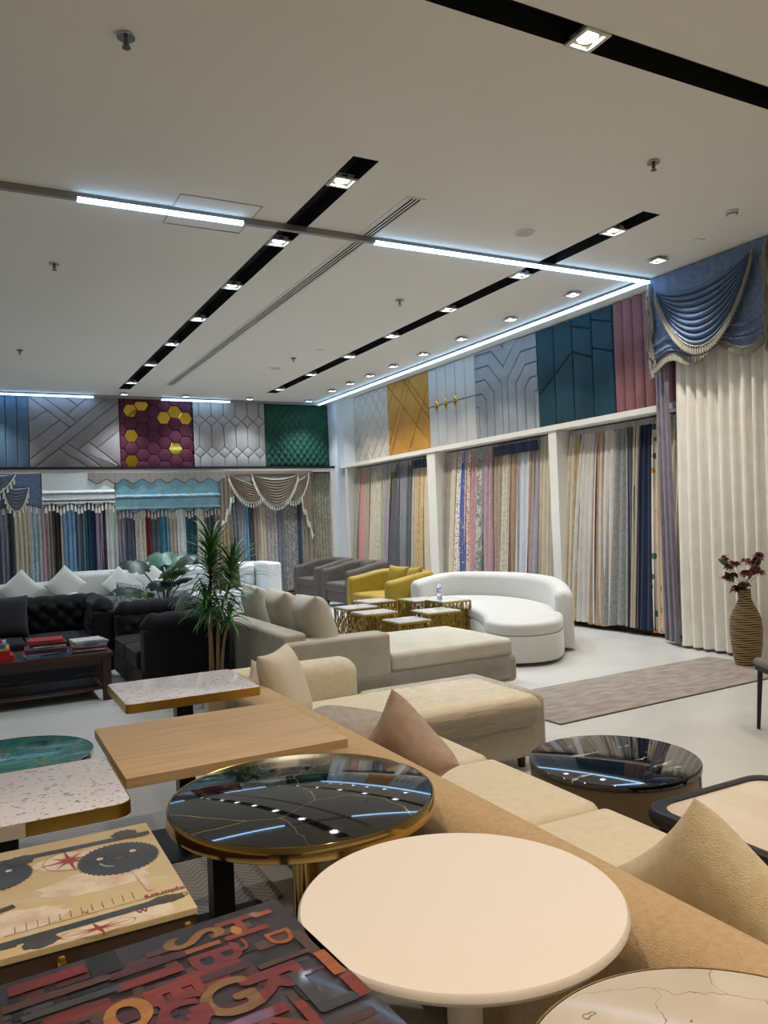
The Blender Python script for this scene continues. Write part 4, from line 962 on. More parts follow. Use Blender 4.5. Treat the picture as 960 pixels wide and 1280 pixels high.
def put(t, wx, wy, size, rot, m, sx=1.15, block=None):
    x, y = Lp(wx, wy)
    if block: d.rect(x, y, *block, 0, PC['black'], Z2)
    d.text(t, x, y, size, rot, PC[m], Z2+.0003, sx, .022)
put('H', .418, 1.438, .115, R90, 'rust', 1.0); put('I', .470, 1.462, .05, R90, 'orange', 2.2); put('.', .440, 1.43, .12, R90, 'amber', 1.8)
put('S', .330, 1.441, .15, R90, 'ochre', .70); put('B', .350, 1.358, .125, R90, 'red', .92)
put('R', .412, 1.238, .145, R90, 'red', 1.05); put('G', .338, 1.230, .135, 0, 'ochre', .95); put('E', .262, 1.300, .125, R90, 'rust', .9); put('G', .262, 1.218, .115, 0, 'red', .95); put('O', .188, 1.262, .125, 0, 'amber', .68)
d.rect(*Lp(.325, 1.402), .098, .014, 0, PC['orange'], Z2+.0002)
put('R', .415, 1.235, .13, R90, 'red', 1.1); put('G', .340, 1.228, .14, 0, 'ochre', .95); put('E', .268, 1.292, .105, R90, 'rust', 1.1); put('G', .270, 1.232, .12, 0, 'red', .95); put('O', .195, 1.268, .115, 0, 'amber', .75)
put('D', .470, 1.362, .065, R90, 'orange', 1.1); put('U', .400, 1.372, .055, 0, 'rust', .8); put('L', .475, 1.175, .17, 0, 'slate', .9); put('C', .13, 1.19, .15, 0, 'red', 1); put('F', .07, 1.28, .11, R90, 'maroon', 1.1)
put('N', .40, 1.12, .11, 0, 'rust', 1.1); put('T', .30, 1.11, .1, R90, 'orange', 1.1); put('A', .20, 1.12, .12, 0, 'maroon', 1); put('M', .06, 1.15, .1, R90, 'rust', 1.1); put('P', -.02, 1.05, .13, 0, 'ochre', 1)
for (wx, wy, w_, h_, c_) in ((.505, 1.32, .02, .09, 'brown'), (.515, 1.24, .022, .08, 'orange'), (.525, 1.16, .022, .07, 'rust'), (.245, 1.395, .13, .022, 'maroon'), (.24, 1.355, .11, .025, 'red'), (.09, 1.44, .12, .03, 'red'), (.10, 1.39, .16, .02, 'brown'), (.12, 1.35, .15, .018, 'slate'), (.18, 1.44, .05, .07, 'black'), (.46, 1.29, .11, .014, 'brown'), (.36, 1.16, .1, .025, 'red')):
    x, y = Lp(wx, wy); d.rect(x, y, w_, h_, 0, PC[c_], Z2+.0001)
link('printed_letters', d, d.mats, top, world=False, smooth=False)
# gear and map table
GW, GD = .70, .515; gc = Vector((.372-GW/2, 1.815))
r = thing('square_table', 'table printed with saw blades and an old map, brass-studded dark apron', 'table', (gc.x, gc.y, 0), 0)
parch = mat('print_parchment', 'DAC79A', .34, var=(5, 'C9B080', .35, .7), coat=.2)
b = MB(); b.slab(rrect(-GW/2, -GD/2, GW/2, GD/2, .003), .738, .75, .001, 2); top = link('tabletop', b, parch, r, world=False)
b = MB(); b.slab(rrect(-GW/2+.002, -GD/2+.002, GW/2-.002, GD/2-.002, .003), .690, .738, .001, 2); link('apron', b, mat('dark_brown_apron', '3A2614', .4, coat=.2), r, world=False)
for x in (.33, .10, -.13, -.33): b = MB(); b.lathe([(.011, 0), (.008, .006), (.0001, .009)], n=12, capb=False, capt=False); b.xf(Matrix.Translation((x, -GD/2+.002, .716)) @ Matrix.Rotation(PI/2, 4, 'X')); link('brass_stud', b, brass_b, r, world=False)
pedestal(r, black_metal, black_metal, .69, .038, .44)
d = Decal(); G = lambda wx, wy: (wx-gc.x, wy-gc.y)
ink = mat('print_ink_dark', '3B3A3C', .34, var=(14, '57524C', .3, .7), coat=.2); ink2 = mat('print_ink_blue_grey', '2B343C', .34, var=(8, '4C5256', .35, .7), coat=.2); redi = mat('print_ink_red', '9A3A3E', .34, coat=.2); palep = mat('print_pale_map', 'E6DAC6', .34, var=(20, 'D3B9A4', .4, .65), coat=.2); brn = mat('print_ink_brown', '6E5334', .34, var=(20, '4B3B2A', .4, .6), coat=.2)
rn = random.Random(3); z = .7502
def blob(cx, cy, rx, ry, m, z, n=26, s=3):
    rr = random.Random(s); d.poly([(cx+rx*math.cos(2*PI*k/n)*(1+rr.uniform(-.18, .12)), cy+ry*math.sin(2*PI*k/n)*(1+rr.uniform(-.18, .12))) for k in range(n)], m, z)
x, y = G(.21, 1.79); blob(x, y, .12, .055, palep, z, s=1); x, y = G(.06, 1.69); blob(x, y, .09, .05, palep, z, s=2); x, y = G(.19, 1.935); blob(x, y, .09, .05, palep, z, s=4); x, y = G(-.15, 1.8); blob(x, y, .12, .09, palep, z, s=5); x, y = G(.2, 1.585); d.rect(x, y, .26, .05, 0, palep, z)
def rose(wx, wy, R_, z):
    x, y = G(wx, wy)
    for k in range(16):
        a = 2*PI*k/16+.1; L = R_*(1 if k % 4 == 0 else .72 if k % 2 == 0 else .45); wd = .006 if k % 2 == 0 else .002; c, s = math.cos(a), math.sin(a)
        yv = .34 if wy < 1.6 else 1
        pts = [(x+c*L, y+s*L*yv), (x-s*wd, y+c*wd*yv), (x+s*wd, y-c*wd*yv)]
        d.poly(pts, redi, z)
    d.use(redi)
    for k in range(48):
        a0, a1 = 2*PI*k/48, 2*PI*(k+1)/48; yv = .34 if wy < 1.6 else 1
        d.face([(x+R_*.8*f*math.cos(a), y+R_*.8*f*yv*math.sin(a), d.z) for a, f in ((a0, 1), (a1, 1), (a1, .97), (a0, .97))])
rose(.19, 1.578, .085, z+.0002); rose(.175, 1.935, .07, z+.0002)
for wx, wy, R_, tt in ((.275, 1.885, .085, 44), (.02, 1.93, .075, 40), (-.22, 1.74, .10, 46)):
    x, y = G(wx, wy); d.disc(x, y, 0.001, R_, ink2, z+.0004, teeth=tt, td=R_*.07); d.disc(x, y, R_*.28, R_*.34, ink, z+.0006); d.disc(x, y, R_*.62, R_*.66, ink, z+.0006); d.disc(x, y, .001, R_*.12, brn, z+.0006)
    d.use(palep)
    for a in (.6, 2.7): d.disc(x+R_*.5*math.cos(a), y+R_*.5*math.sin(a), .001, R_*.09, palep, z+.0006, 12)
    for k in range(14): a = PI*1.1+.8*k/14; d.rect(x+R_*.5*math.cos(a), y+R_*.5*math.sin(a), .006, .012, a, mat('print_steel_shine', '8FA0A6', .3, coat=.2), z+.0006)
x, y = G(.19, 1.615); d.rect(x, y, .34, .022, .06, ink2, z+.0003); x, y = G(.345-.02, 1.625); blob(x, y, .035, .018, ink, z+.0004, s=7); x, y = G(.09, 1.583); blob(x, y, .035, .022, ink, z+.0004, s=8); x, y = G(-.06, 1.60); d.rect(x, y, .22, .02, .0, ink2, z+.0003)
x, y = G(.20, 2.003); d.rect(x, y, .33, .022, -.02, ink2, z+.0003); x, y = G(.08, 1.995); blob(x, y, .028, .03, ink, z+.0004, s=9); x, y = G(.31, 2.02); blob(x, y, .03, .03, ink, z+.0004, s=10); x, y = G(-.1, 2.02); d.rect(x, y, .26, .018, .05, ink, z+.0003)
x, y = G(.03, 1.755); d.rect(x, y, .05, .018, .3, ink, z+.0003)
for k in range(12): x, y = G(.05+.02*k, 1.655+.002*k); d.rect(x, y, .0012, .03, 0, brn, z+.0002)
x, y = G(.18, 1.645); d.rect(x, y, .3, .0015, .04, brn, z+.0002); x, y = G(.30, 1.74); d.rect(x, y, .012, .12, .1, palep, z+.0001)
x, y = G(.335, 1.655); d.text('explorers', x, y, .024, PI, redi, z+.0005, 1, .03); x, y = G(.342, 1.628); d.text('OPER', x, y, .024, PI, brn, z+.0005, 1, .0)
x, y = G(.335, 1.985); d.text('opta', x, y, .022, PI, brn, z+.0007, 1, .0); x, y = G(.175, 1.655); d.text('N', x, y, .018, 0, redi, z+.0005, 1, .02); x, y = G(.275, 1.60); d.text('W', x, y, .022, .1, redi, z+.0006, 1, .03)
link('printed_artwork', d, d.mats, top, world=False, smooth=False)

# ---- low tables beyond the boucle sofa
r = thing('drum_coffee_table', 'round drum coffee table with black glossy white-veined top and taupe body', 'coffee table', (2.445, 2.586, 0))
b = MB(); b.slab(circ(0, 0, .362, 96), .398, .42, .006, 3); link('stone_top', b, striped_stone(), r, world=False)
b = MB(); b.lathe([(.34, .05), (.356, .055), (.356, .392), (.35, .398)], n=96); link('drum_body', b, mat('taupe_leather_drum', '6E5E48', .45), r, world=False)
b = MB(); b.lathe([(.31, 0), (.31, .05)], n=48); link('plinth', b, black_metal, r, world=False)
b = MB()
a = math.radians(-62); b.bar((.357*math.cos(a), .357*math.sin(a), .06), (.357*math.cos(a), .357*math.sin(a), .392), .003); link('seam', b, black_metal, r, world=False)
r = thing('coffee_table', 'low table with thick rounded black frame and pale glossy top at the right edge', 'coffee table', (2.46, 1.62, 0))
w_, d_ = .68, 1.02
b = MB(); 
prof = []
for k in range(9): a = PI*k/8; prof.append((math.sin(a)*.012, .42-.0275+.0275*math.cos(a)))
rows = [[(x, y, zz) for x, y in rrect(-w_/2-o, -d_/2-o, w_/2+o, d_/2+o, .09, 8)] for o, zz in [(-.045, .405), (-.045, .418), (-.03, .42)]+[(-.012+q[0], q[1]) for q in prof]+[(-.045, .365)]]
b.quadgrid(rows, closev=True); link('frame_rim', b, mat('black_satin_frame', '1B1B1D', .35), r, world=False)
b = MB(); b.slab(rrect(-w_/2+.043, -d_/2+.043, w_/2-.043, d_/2-.043, .05), .385, .412); link('inset_top', b, travert, r, world=False)
for sx in (-1, 1):
    for sy in (-1, 1): b = MB(); b.lathe([(.02, 0), (.028, .37)], sx*(w_/2-.07), sy*(d_/2-.07), 16); link('leg', b, _m['black_satin_frame'], r, world=False)
# chair at the right edge
r = thing('dining_chair', 'black chair with a grey padded seat, cut off by the right edge', 'chair', (4.70, 3.22, 0), math.radians(-118))
gs = F('cloth_seat_grey', '77726C', '6B6660')
b = MB(); b.soft(-.23, -.23, .425, .23, .22, .475, .03, bulge=(0, 0, .01)); link('seat', b, gs, r, world=False)
b = MB(); b.box(-.215, -.215, .395, .215, .205, .43); link('seat_frame', b, black_wood, r, world=False)
for sx, sy in ((-1, -1), (1, -1), (-1, 1), (1, 1)): b = MB(); b.tube([(sx*.195, sy*.19, .42), (sx*.215, sy*.21, 0)], [.018, .012], 10); link('leg', b, black_wood, r, world=False)
b = MB(); b.soft(-.22, .19, .52, .22, .24, .85, .025); link('backrest', b, black_wood, r, world=False)
for sx in (-1, 1): b = MB(); b.tube([(sx*.19, .2, .40), (sx*.19, .215, .6)], .012, 8); link('back_post', b, black_wood, r, world=False)

# ================================================================ sofas
boucle = mat('boucle_warm_lit_cream', 'DDBF92', .95, bump=(340, .6, 3), var=(60, 'CFAE80', .35, .7), sheen=.3)  # backrest copy of the fabric, warm lamplight painted into its orange tone
boucle_cool_lit = mat('boucle_cool_lit_cream', 'E0D6C0', .95, bump=(180, .35, 3), var=(30, 'D8CDB4', .35, .7), sheen=.2)  # same fabric for seat and arm, paler: cooler light put into the colour
fur_cream = mat('teddy_cream', 'EEDFBC', .95, bump=(330, .6, 4), var=(30, 'E2CFA4', .35, .7), sheen=.4)
fur_pink = mat('teddy_dusty_pink', 'CDB5A6', .95, bump=(340, .6, 4), var=(24, 'BDA190', .35, .7), sheen=.5)
fur_mauve = mat('fur_mauve_beige', 'D2C5BA', .95, bump=(340, .7, 4), var=(18, 'B8A69A', .35, .7), sheen=.6)
def wrap_mat(name):
    m = bpy.data.materials.new(name); m.use_nodes = True; nt = m.node_tree; b = nt.nodes['Principled BSDF']; o = nt.nodes['Material Output']
    b.inputs['Base Color'].default_value = (.9, .88, .82, 1); b.inputs['Roughness'].default_value = .12
    t = N(nt, 'ShaderNodeBsdfTransparent'); mx = N(nt, 'ShaderNodeMixShader')
    tc = N(nt, 'ShaderNodeTexCoord'); mp = N(nt, 'ShaderNodeMapping'); mp.inputs['Scale'].default_value = (1.5, 1.5, 22); nt.links.new(tc.outputs['Object'], mp.inputs[0])
    n = N(nt, 'ShaderNodeTexNoise'); n.inputs['Scale'].default_value = 3; n.inputs['Detail'].default_value = 3; nt.links.new(mp.outputs[0], n.inputs[0])
    bp = N(nt, 'ShaderNodeBump'); bp.inputs['Strength'].default_value = .5; bp.inputs['Distance'].default_value = .02; nt.links.new(n.outputs[0], bp.inputs['Height']); nt.links.new(bp.outputs[0], b.inputs['Normal'])
    fr = N(nt, 'ShaderNodeFresnel'); fr.inputs[0].default_value = 1.5; nt.links.new(bp.outputs[0], fr.inputs[1])
    mr = N(nt, 'ShaderNodeMath', operation='ADD'); mr.inputs[1].default_value = .09; nt.links.new(fr.outputs[0], mr.inputs[0])
    nt.links.new(mr.outputs[0], mx.inputs[0]); nt.links.new(t.outputs[0], mx.inputs[1]); nt.links.new(b.outputs[0], mx.inputs[2]); nt.links.new(mx.outputs[0], o.inputs[0]); _m[name] = m; return m
wrapm = wrap_mat('clear_stretch_wrap')
wood_leg = mat('dark_wood_leg', '3A1E14', .4)
def add_legs(r, pts, h, m=None, s=.022, top=None):
    for x, y in pts: b = MB(); b.lathe([(s*.75, 0), (s, h)], x, y, 14); link('leg', b, m or wood_leg, r, world=False)
def boxpart(r, name, m, x0, y0, z0, x1, y1, z1, rad=.05, bulge=(0, 0, 0), inner=6): b = MB(); b.soft(x0, y0, z0, x1, y1, z1, rad, 4, inner, bulge); return link(name, b, m, r, world=False, ang=60)
# --- boucle corner sofa (local = world minus origin)
ox, oy = 1.6, 2.6
r = thing('corner_sofa', 'long cream boucle corner sofa behind the foreground tables, its chaise end in clear wrap', 'sofa', (ox, oy, 0))
L_ = lambda *a: (a[0]-ox, a[1]-oy, a[2], a[3]-ox, a[4]-oy, a[5])
boxpart(r, 'backrest', boucle, *L_(1.155, .15, .06, 1.40, 4.50, .655), .105, inner=10)
boxpart(r, 'armrest', boucle_cool_lit, *L_(1.165, 4.40, .06, 2.12, 4.635, .645), .10, inner=8)
boxpart(r, 'seat_base', boucle_cool_lit, *L_(1.36, .15, .06, 2.00, 4.42, .27), .03)
for k, (a, b_) in enumerate(((2.905, 3.66), (2.205, 2.895), (1.49, 2.195), (.75, 1.48), (.16, .74))): boxpart(r, 'seat_cushion', boucle_cool_lit, *L_(1.37, a, .255, 2.03, b_, .425), .045, (0, 0, .015))
boxpart(r, 'chaise_base', boucle_cool_lit, *L_(1.40, 3.68, .07, 2.93, 4.39, .25), .06)
boxpart(r, 'chaise_cushion', boucle_cool_lit, *L_(1.38, 3.67, .245, 2.96, 4.40, .43), .075, (0, 0, .02))
b = MB(); b.soft(2.04-ox, 3.655-oy, .075, 2.98-ox, 4.415-oy, .452, .08, 4, 8); link('plastic_wrap', b, wrapm, r, world=False, ang=70)
add_legs(r, [(x-ox, y-oy) for x, y in ((2.85, 3.78), (2.85, 4.3), (1.92, .3), (1.25, .3), (1.25, 4.45), (1.95, 2.4))], .08, s=.028)
pillow('cream boucle cushion leaning at the far corner of the cream sofa by its arm', (1.49, 4.06, .605), (.75, -.65, .33), .0, mat('boucle_pillow', 'E6DCC6', .95, bump=(340, .5, 3), sheen=.2), .43, t=.16, pinch=.08, base=.43)
pillow('pale pink cushion corner peeking out behind the far gold-edged terrazzo table', (1.50, 4.30, .50), (.15, -.95, .5), .5, mat('blush_pillow', 'D3C4BA', .95, bump=(340, .5, 3), sheen=.2), .36, t=.12, pinch=.12, base=.43)
pillow('mauve-beige fur cushion lying flat on the seat of the cream sofa', (1.60, 3.45, .475), (.12, -.2, 1), .4, fur_mauve, .42, t=.17, pinch=.05, up=(0, 1, 0), base=.43)
pillow('dusty pink teddy cushion standing on its corner on the cream sofa', (1.50, 2.73, .575), (1, .30, .28), PI/4, fur_pink, .385, t=.17, pinch=.16, base=.43)
pillow('fluffy cream teddy cushion on its corner at the lower right on the cream sofa', (1.54, 1.30, .545), (1, .15, .28), PI/4, fur_cream, .415, t=.18, pinch=.10, base=.43)

# --- greige sectional
gre = mat('greige_linen', 'B3AC9D', .9, bump=(260, .12), var=(8, 'A8A192', .35, .7)); gre_l = mat('greige_cushion', 'C6C0B2', .9, bump=(260, .12), var=(8, 'BCB5A6', .35, .7))
ox, oy = 2.8, 6.6
r = thing('corner_sofa', 'grey-beige corner sofa with chaise, lower part in clear wrap, beside the gold tables', 'sofa', (ox, oy, 0))
boxpart(r, 'backrest', gre, *L_(2.07, 5.66, .05, 2.27, 8.3, .645), .035, inner=8)
boxpart(r, 'armrest', gre, *L_(2.085, 5.56, .05, 2.95, 5.80, .585), .03)
boxpart(r, 'seat_base', gre, *L_(2.25, 5.80, .05, 3.02, 8.3, .25), .03)
for a, b_ in ((6.70, 7.49), (7.50, 8.29)): boxpart(r, 'seat_cushion', gre_l, *L_(2.27, a, .24, 3.04, b_, .42), .04, (0, 0, .02))
boxpart(r, 'chaise_base', gre, *L_(2.28, 5.60, .05, 4.16, 6.62, .26), .03)
boxpart(r, 'chaise_cushion', gre_l, *L_(2.955, 5.57, .255, 4.17, 6.66, .415), .045, (0, 0, .035)); boxpart(r, 'seat_cushion', gre_l, *L_(2.27, 5.81, .25, 2.95, 6.66, .41), .04, (0, 0, .01))
b = MB(); b.soft(2.075-ox, 5.545-oy, .04, 4.185-ox, 6.64-oy, .27, .04, 3, 8); link('plastic_wrap', b, wrapm, r, world=False, ang=70)
add_legs(r, [(x-ox, y-oy) for x, y in ((4.08, 5.68), (4.08, 6.5), (2.2, 5.7), (2.2, 8.2), (2.9, 8.2))], .06)
for (y, z, t_, lb) in ((5.98, .66, .26, 'largest grey-beige scatter cushion on the greige corner sofa, nearest'), (6.66, .66, .24, 'second grey-beige cushion along the back of the greige corner sofa'), (7.40, .66, .24, 'third and farthest plump grey-beige cushion on the greige corner sofa')):
    pillow(lb, (2.47, y, z), (1, -.12, .28), .0 if y > 6.2 else .05, gre_l, .62, .50, t=t_, group='plump cushions on the greige sofa', pinch=.06)

# --- curved cream sofa
cur = mat('ivory_velvet', 'C8C6C1', .75, bump=(90, .08), var=(3, 'C8C6C0', .35, .7), sheen=.35)
r = thing('curved_sofa', 'curved ivory velvet sofa with a rounded chaise in front of the sample curtains', 'sofa', (5.5, 7.7, 0))
path = smoothcurve([(5.30, 9.15), (5.72, 9.22), (6.08, 9.0), (6.30, 8.45), (6.26, 7.8), (6.00, 7.15), (5.66, 6.64)], 6)
path = [(p.x-5.5, p.y-7.7) for p in path]; n_ = len(path)
zt = [.66+.07*min(1, math.sin(PI*min(1, max(0, (i+.0)/(n_-1))))*1.6) for i in range(n_)]
link('backrest', wallsweep(path, .20, .04, zt, .085), cur, r, world=False, ang=70)
out = smoothcurve([(5.36, 9.05), (5.22, 8.3), (5.12, 7.6), (4.88, 7.05), (4.62, 6.62), (4.60, 6.30), (4.78, 6.12), (5.10, 6.12), (5.42, 6.38), (5.72, 6.78), (5.98, 7.3), (6.15, 7.9), (6.14, 8.45), (5.94, 8.86), (5.66, 9.06)], 5, True)
b = MB(); b.slab([(p.x-5.5, p.y-7.7) for p in out], .04, .30, .01, 2, .01); link('seat_base', b, cur, r, world=False, ang=50)
b = MB(); b.slab([(p.x-5.5, p.y-7.7) for p in out], .302, .43, .05, 5, .02); link('seat_cushion', b, cur, r, world=False, ang=50)
add_legs(r, [(-.8, -1.3), (-.4, -1.45), (.1, -.9), (.5, 0), (.3, 1.2), (-.1, .9)], .045, black_wood, .03)

# --- gold nest of coffee tables
def gold_table(x, y, w_, d_, h_, lb):
    r = thing('side_table', lb, 'coffee table', (x, y, 0)); g = brass_b if False else mat('gold_frame', 'A8893E', .3, .85)
    b = MB(); b.box(-w_/2+.008, -d_/2+.008, h_-.012, w_/2-.008, d_/2-.008, h_); link('marble_top', b, coffee_marble, r, world=False)
    b = MB(); t = .016
    for q in ((-w_/2, -d_/2, w_/2, -d_/2+t), (-w_/2, d_/2-t, w_/2, d_/2), (-w_/2, -d_/2+t, -w_/2+t, d_/2-t), (w_/2-t, -d_/2+t, w_/2, d_/2-t)):
        b.box(q[0], q[1], h_-.03, q[2], q[3], h_-.012)
    link('top_frame', b, g, r, world=False); b = MB()
    for q in ((-w_/2, -d_/2, w_/2, -d_/2+t), (-w_/2, d_/2-t, w_/2, d_/2), (-w_/2, -d_/2+t, -w_/2+t, d_/2-t), (w_/2-t, -d_/2+t, w_/2, d_/2-t)): b.box(q[0], q[1], 0, q[2], q[3], t)
    link('bottom_frame', b, g, r, world=False)
    for sx in (-1, 1):
        for sy in (-1, 1): b = MB(); b.box(sx*(w_/2-t/2)-t/2, sy*(d_/2-t/2)-t/2, t, sx*(w_/2-t/2)+t/2, sy*(d_/2-t/2)+t/2, h_-.03); link('leg', b, g, r, world=False)
    hh_ = h_-.046
    for side in range(4):
        b = MB(); W2 = (w_ if side % 2 == 0 else d_)-2*t; off = (d_ if side % 2 == 0 else w_)/2-t/2
        segs = []
        for k in range(4):
            a0 = -W2/2+W2*k/4; a1 = a0+W2/4
            if k % 2 == 0: segs += [((a0, 0), (a1, .5)), ((a0, .33), (a1, .83)), ((a0, 1), (a1, .5)), ((a0, .66), (a1, .16)), ((a0, .75), (a1, 1))]
            else: segs += [((a0, .5), (a1, 0)), ((a0, .83), (a1, .33)), ((a0, .5), (a1, 1)), ((a0, .16), (a1, .66)), ((a0, .0), (a1, .25))]
        for k in range(1, 4): x_ = -W2/2+W2*k/4; segs.append(((x_, 0), (x_, 1)))
        rot = Matrix.Rotation(side*PI/2, 4, 'Z')
        for (xa, za), (xb, zb) in segs:
            s0 = len(b.v); b.bar((xa, -off, t+za*hh_), (xb, -off, t+zb*hh_), .006, .012); b.xf(rot, s0)
        link('lattice_side', b, g, r, world=False, smooth=False)
for (x, y, w_, d_, h_, lb) in ((3.92, 8.22, .40, .38, .50, 'leftmost of the gold lattice side tables with marble tops'), (3.92, 7.76, .42, .36, .48, 'gold lattice side table just right of the leftmost one'), (4.08, 7.32, .40, .40, .42, 'lowest gold lattice side table at the front middle of the cluster'),
                              (4.52, 7.44, .42, .40, .47, 'gold lattice side table at the front right of the cluster'), (4.38, 8.66, .40, .42, .50, 'gold lattice side table at the back left of the cluster'), (4.86, 8.36, .40, .42, .50, 'gold lattice side table at the back middle of the cluster'), (4.96, 7.88, .40, .40, .52, 'gold lattice side table carrying the water bottle')):
    gold_table(x, y, w_, d_, h_, lb)
r = thing('water_bottle', 'clear plastic water bottle with pale label on a gold lattice table', 'bottle', (4.86, 7.90, .52))
gl = mat('clear_plastic', 'E8F0F8', .08); gl.node_tree.nodes['Principled BSDF'].inputs['Transmission Weight'].default_value = .9; gl.node_tree.nodes['Principled BSDF'].inputs['IOR'].default_value = 1.3
b = MB(); b.lathe([(.028, .0), (.031, .006), (.031, .075), (.029, .08), (.031, .085), (.031, .14), (.024, .17), (.012, .195), (.012, .205)], n=24); link('bottle_body', b, gl, r, world=False)
b = MB(); b.lathe([(.0318, .09), (.0318, .135)], n=24, capb=False, capt=False); link('paper_label', b, mat('bottle_label', 'C5CCE2', .5, var=(40, '8E9CC8', .45, .6)), r, world=False)
b = MB(); b.lathe([(.014, .203), (.014, .222), (.0001, .223)], n=18, capt=False); link('cap', b, mat('bottle_cap', 'DDE4F0', .4), r, world=False)

# --- tub armchairs facing left
def tub(label, x, y, w_, d_, m, m2, zarm, zback, cat='armchair', th=.16, legh=.10, legm=None, name='armchair'):
    r = thing(name, label, cat, (x, y, 0), -PI/2)
    hw, hd = w_/2-th/2, d_/2-th/2; rc = .26
    P = [(-hw, -d_/2+th*.4), (-hw, hd-rc)]+[(-hw+rc*(1-math.cos(PI/2*k/6)), hd-rc+rc*math.sin(PI/2*k/6)) for k in range(1, 6)]+[(-hw+rc, hd), (0, hd), (hw-rc, hd)]+[(hw-rc+rc*math.sin(PI/2*k/6), hd-rc*(1-math.cos(PI/2*k/6))) for k in range(1, 6)]+[(hw, hd-rc), (hw, -d_/2+th*.4)]
    n = len(P); Q, Z = [], []
    Ls = [0]
    for i in range(1, n): Ls.append(Ls[-1]+math.dist(P[i], P[i-1]))
    T = Ls[-1]; K = 36
    for k in range(K+1):
        s = T*k/K; i = max(1, next((j for j in range(n) if Ls[j] >= s-1e-9), n-1)); f = (s-Ls[i-1])/(Ls[i]-Ls[i-1]); Q.append((P[i-1][0]+(P[i][0]-P[i-1][0])*f, P[i-1][1]+(P[i][1]-P[i-1][1])*f))
        e = min(1, max(0, (Q[-1][1]+d_/2)/(d_*.75))); Z.append(zarm+(zback-zarm)*(e*e*(3-2*e)))
    link('shell', wallsweep(Q, th, legh, Z, .065), m, r, world=False, ang=70)
    boxpart(r, 'seat_base', m, -hw+th/2, -d_/2+.03, legh, hw-th/2, hd-th/2, .27, .02)
    boxpart(r, 'seat_cushion', m2, -hw+th/2-.01, -d_/2+.01, .265, hw-th/2+.01, hd-th/2+.01, .43, .045, (0, 0, .02))
    add_legs(r, [(sx*(w_/2-.09), sy*(d_/2-.09)) for sx in (-1, 1) for sy in (-1, 1)], legh+.01, legm or black_wood, .02)
    return r
ym = velvet('velvet_mustard', 'A3881F', '927819', .6); dg = mat('charcoal_weave', '5A534E', .85, bump=(240, .2), var=(9, '4F4844', .35, .7))
dgp = mat('charcoal_pillow', '4B4541', .85, bump=(240, .2))
tub('mustard yellow velvet two-seat tub sofa with matching cushions', 5.36, 9.98, 1.36, .86, ym, ym, .66, .745, 'sofa', name='tub_sofa')
pillow('mustard cushion in the left corner of the yellow velvet tub sofa', (5.52, 10.12, .61), (-1, -.3, .22), .04, ym, .40, t=.14, pinch=.08)
pillow('second mustard cushion, half hidden behind the near arm of the yellow tub sofa', (5.50, 9.62, .61), (-1, .1, .25), -.08, ym, .40, t=.14, pinch=.08)
tub('dark grey tub armchair just left of the yellow sofa, nearer of two', 5.95, 12.35, 1.15, .92, dg, dg, .66, .78)
pillow('dark grey cushion in the nearer dark grey armchair', (6.12, 12.35, .60), (-1, -.2, .25), .03, dgp, .38, t=.14, pinch=.08)
tub('dark grey tub armchair in the far corner by the back wall curtains', 6.05, 13.95, 1.15, .92, dg, dg, .66, .78)

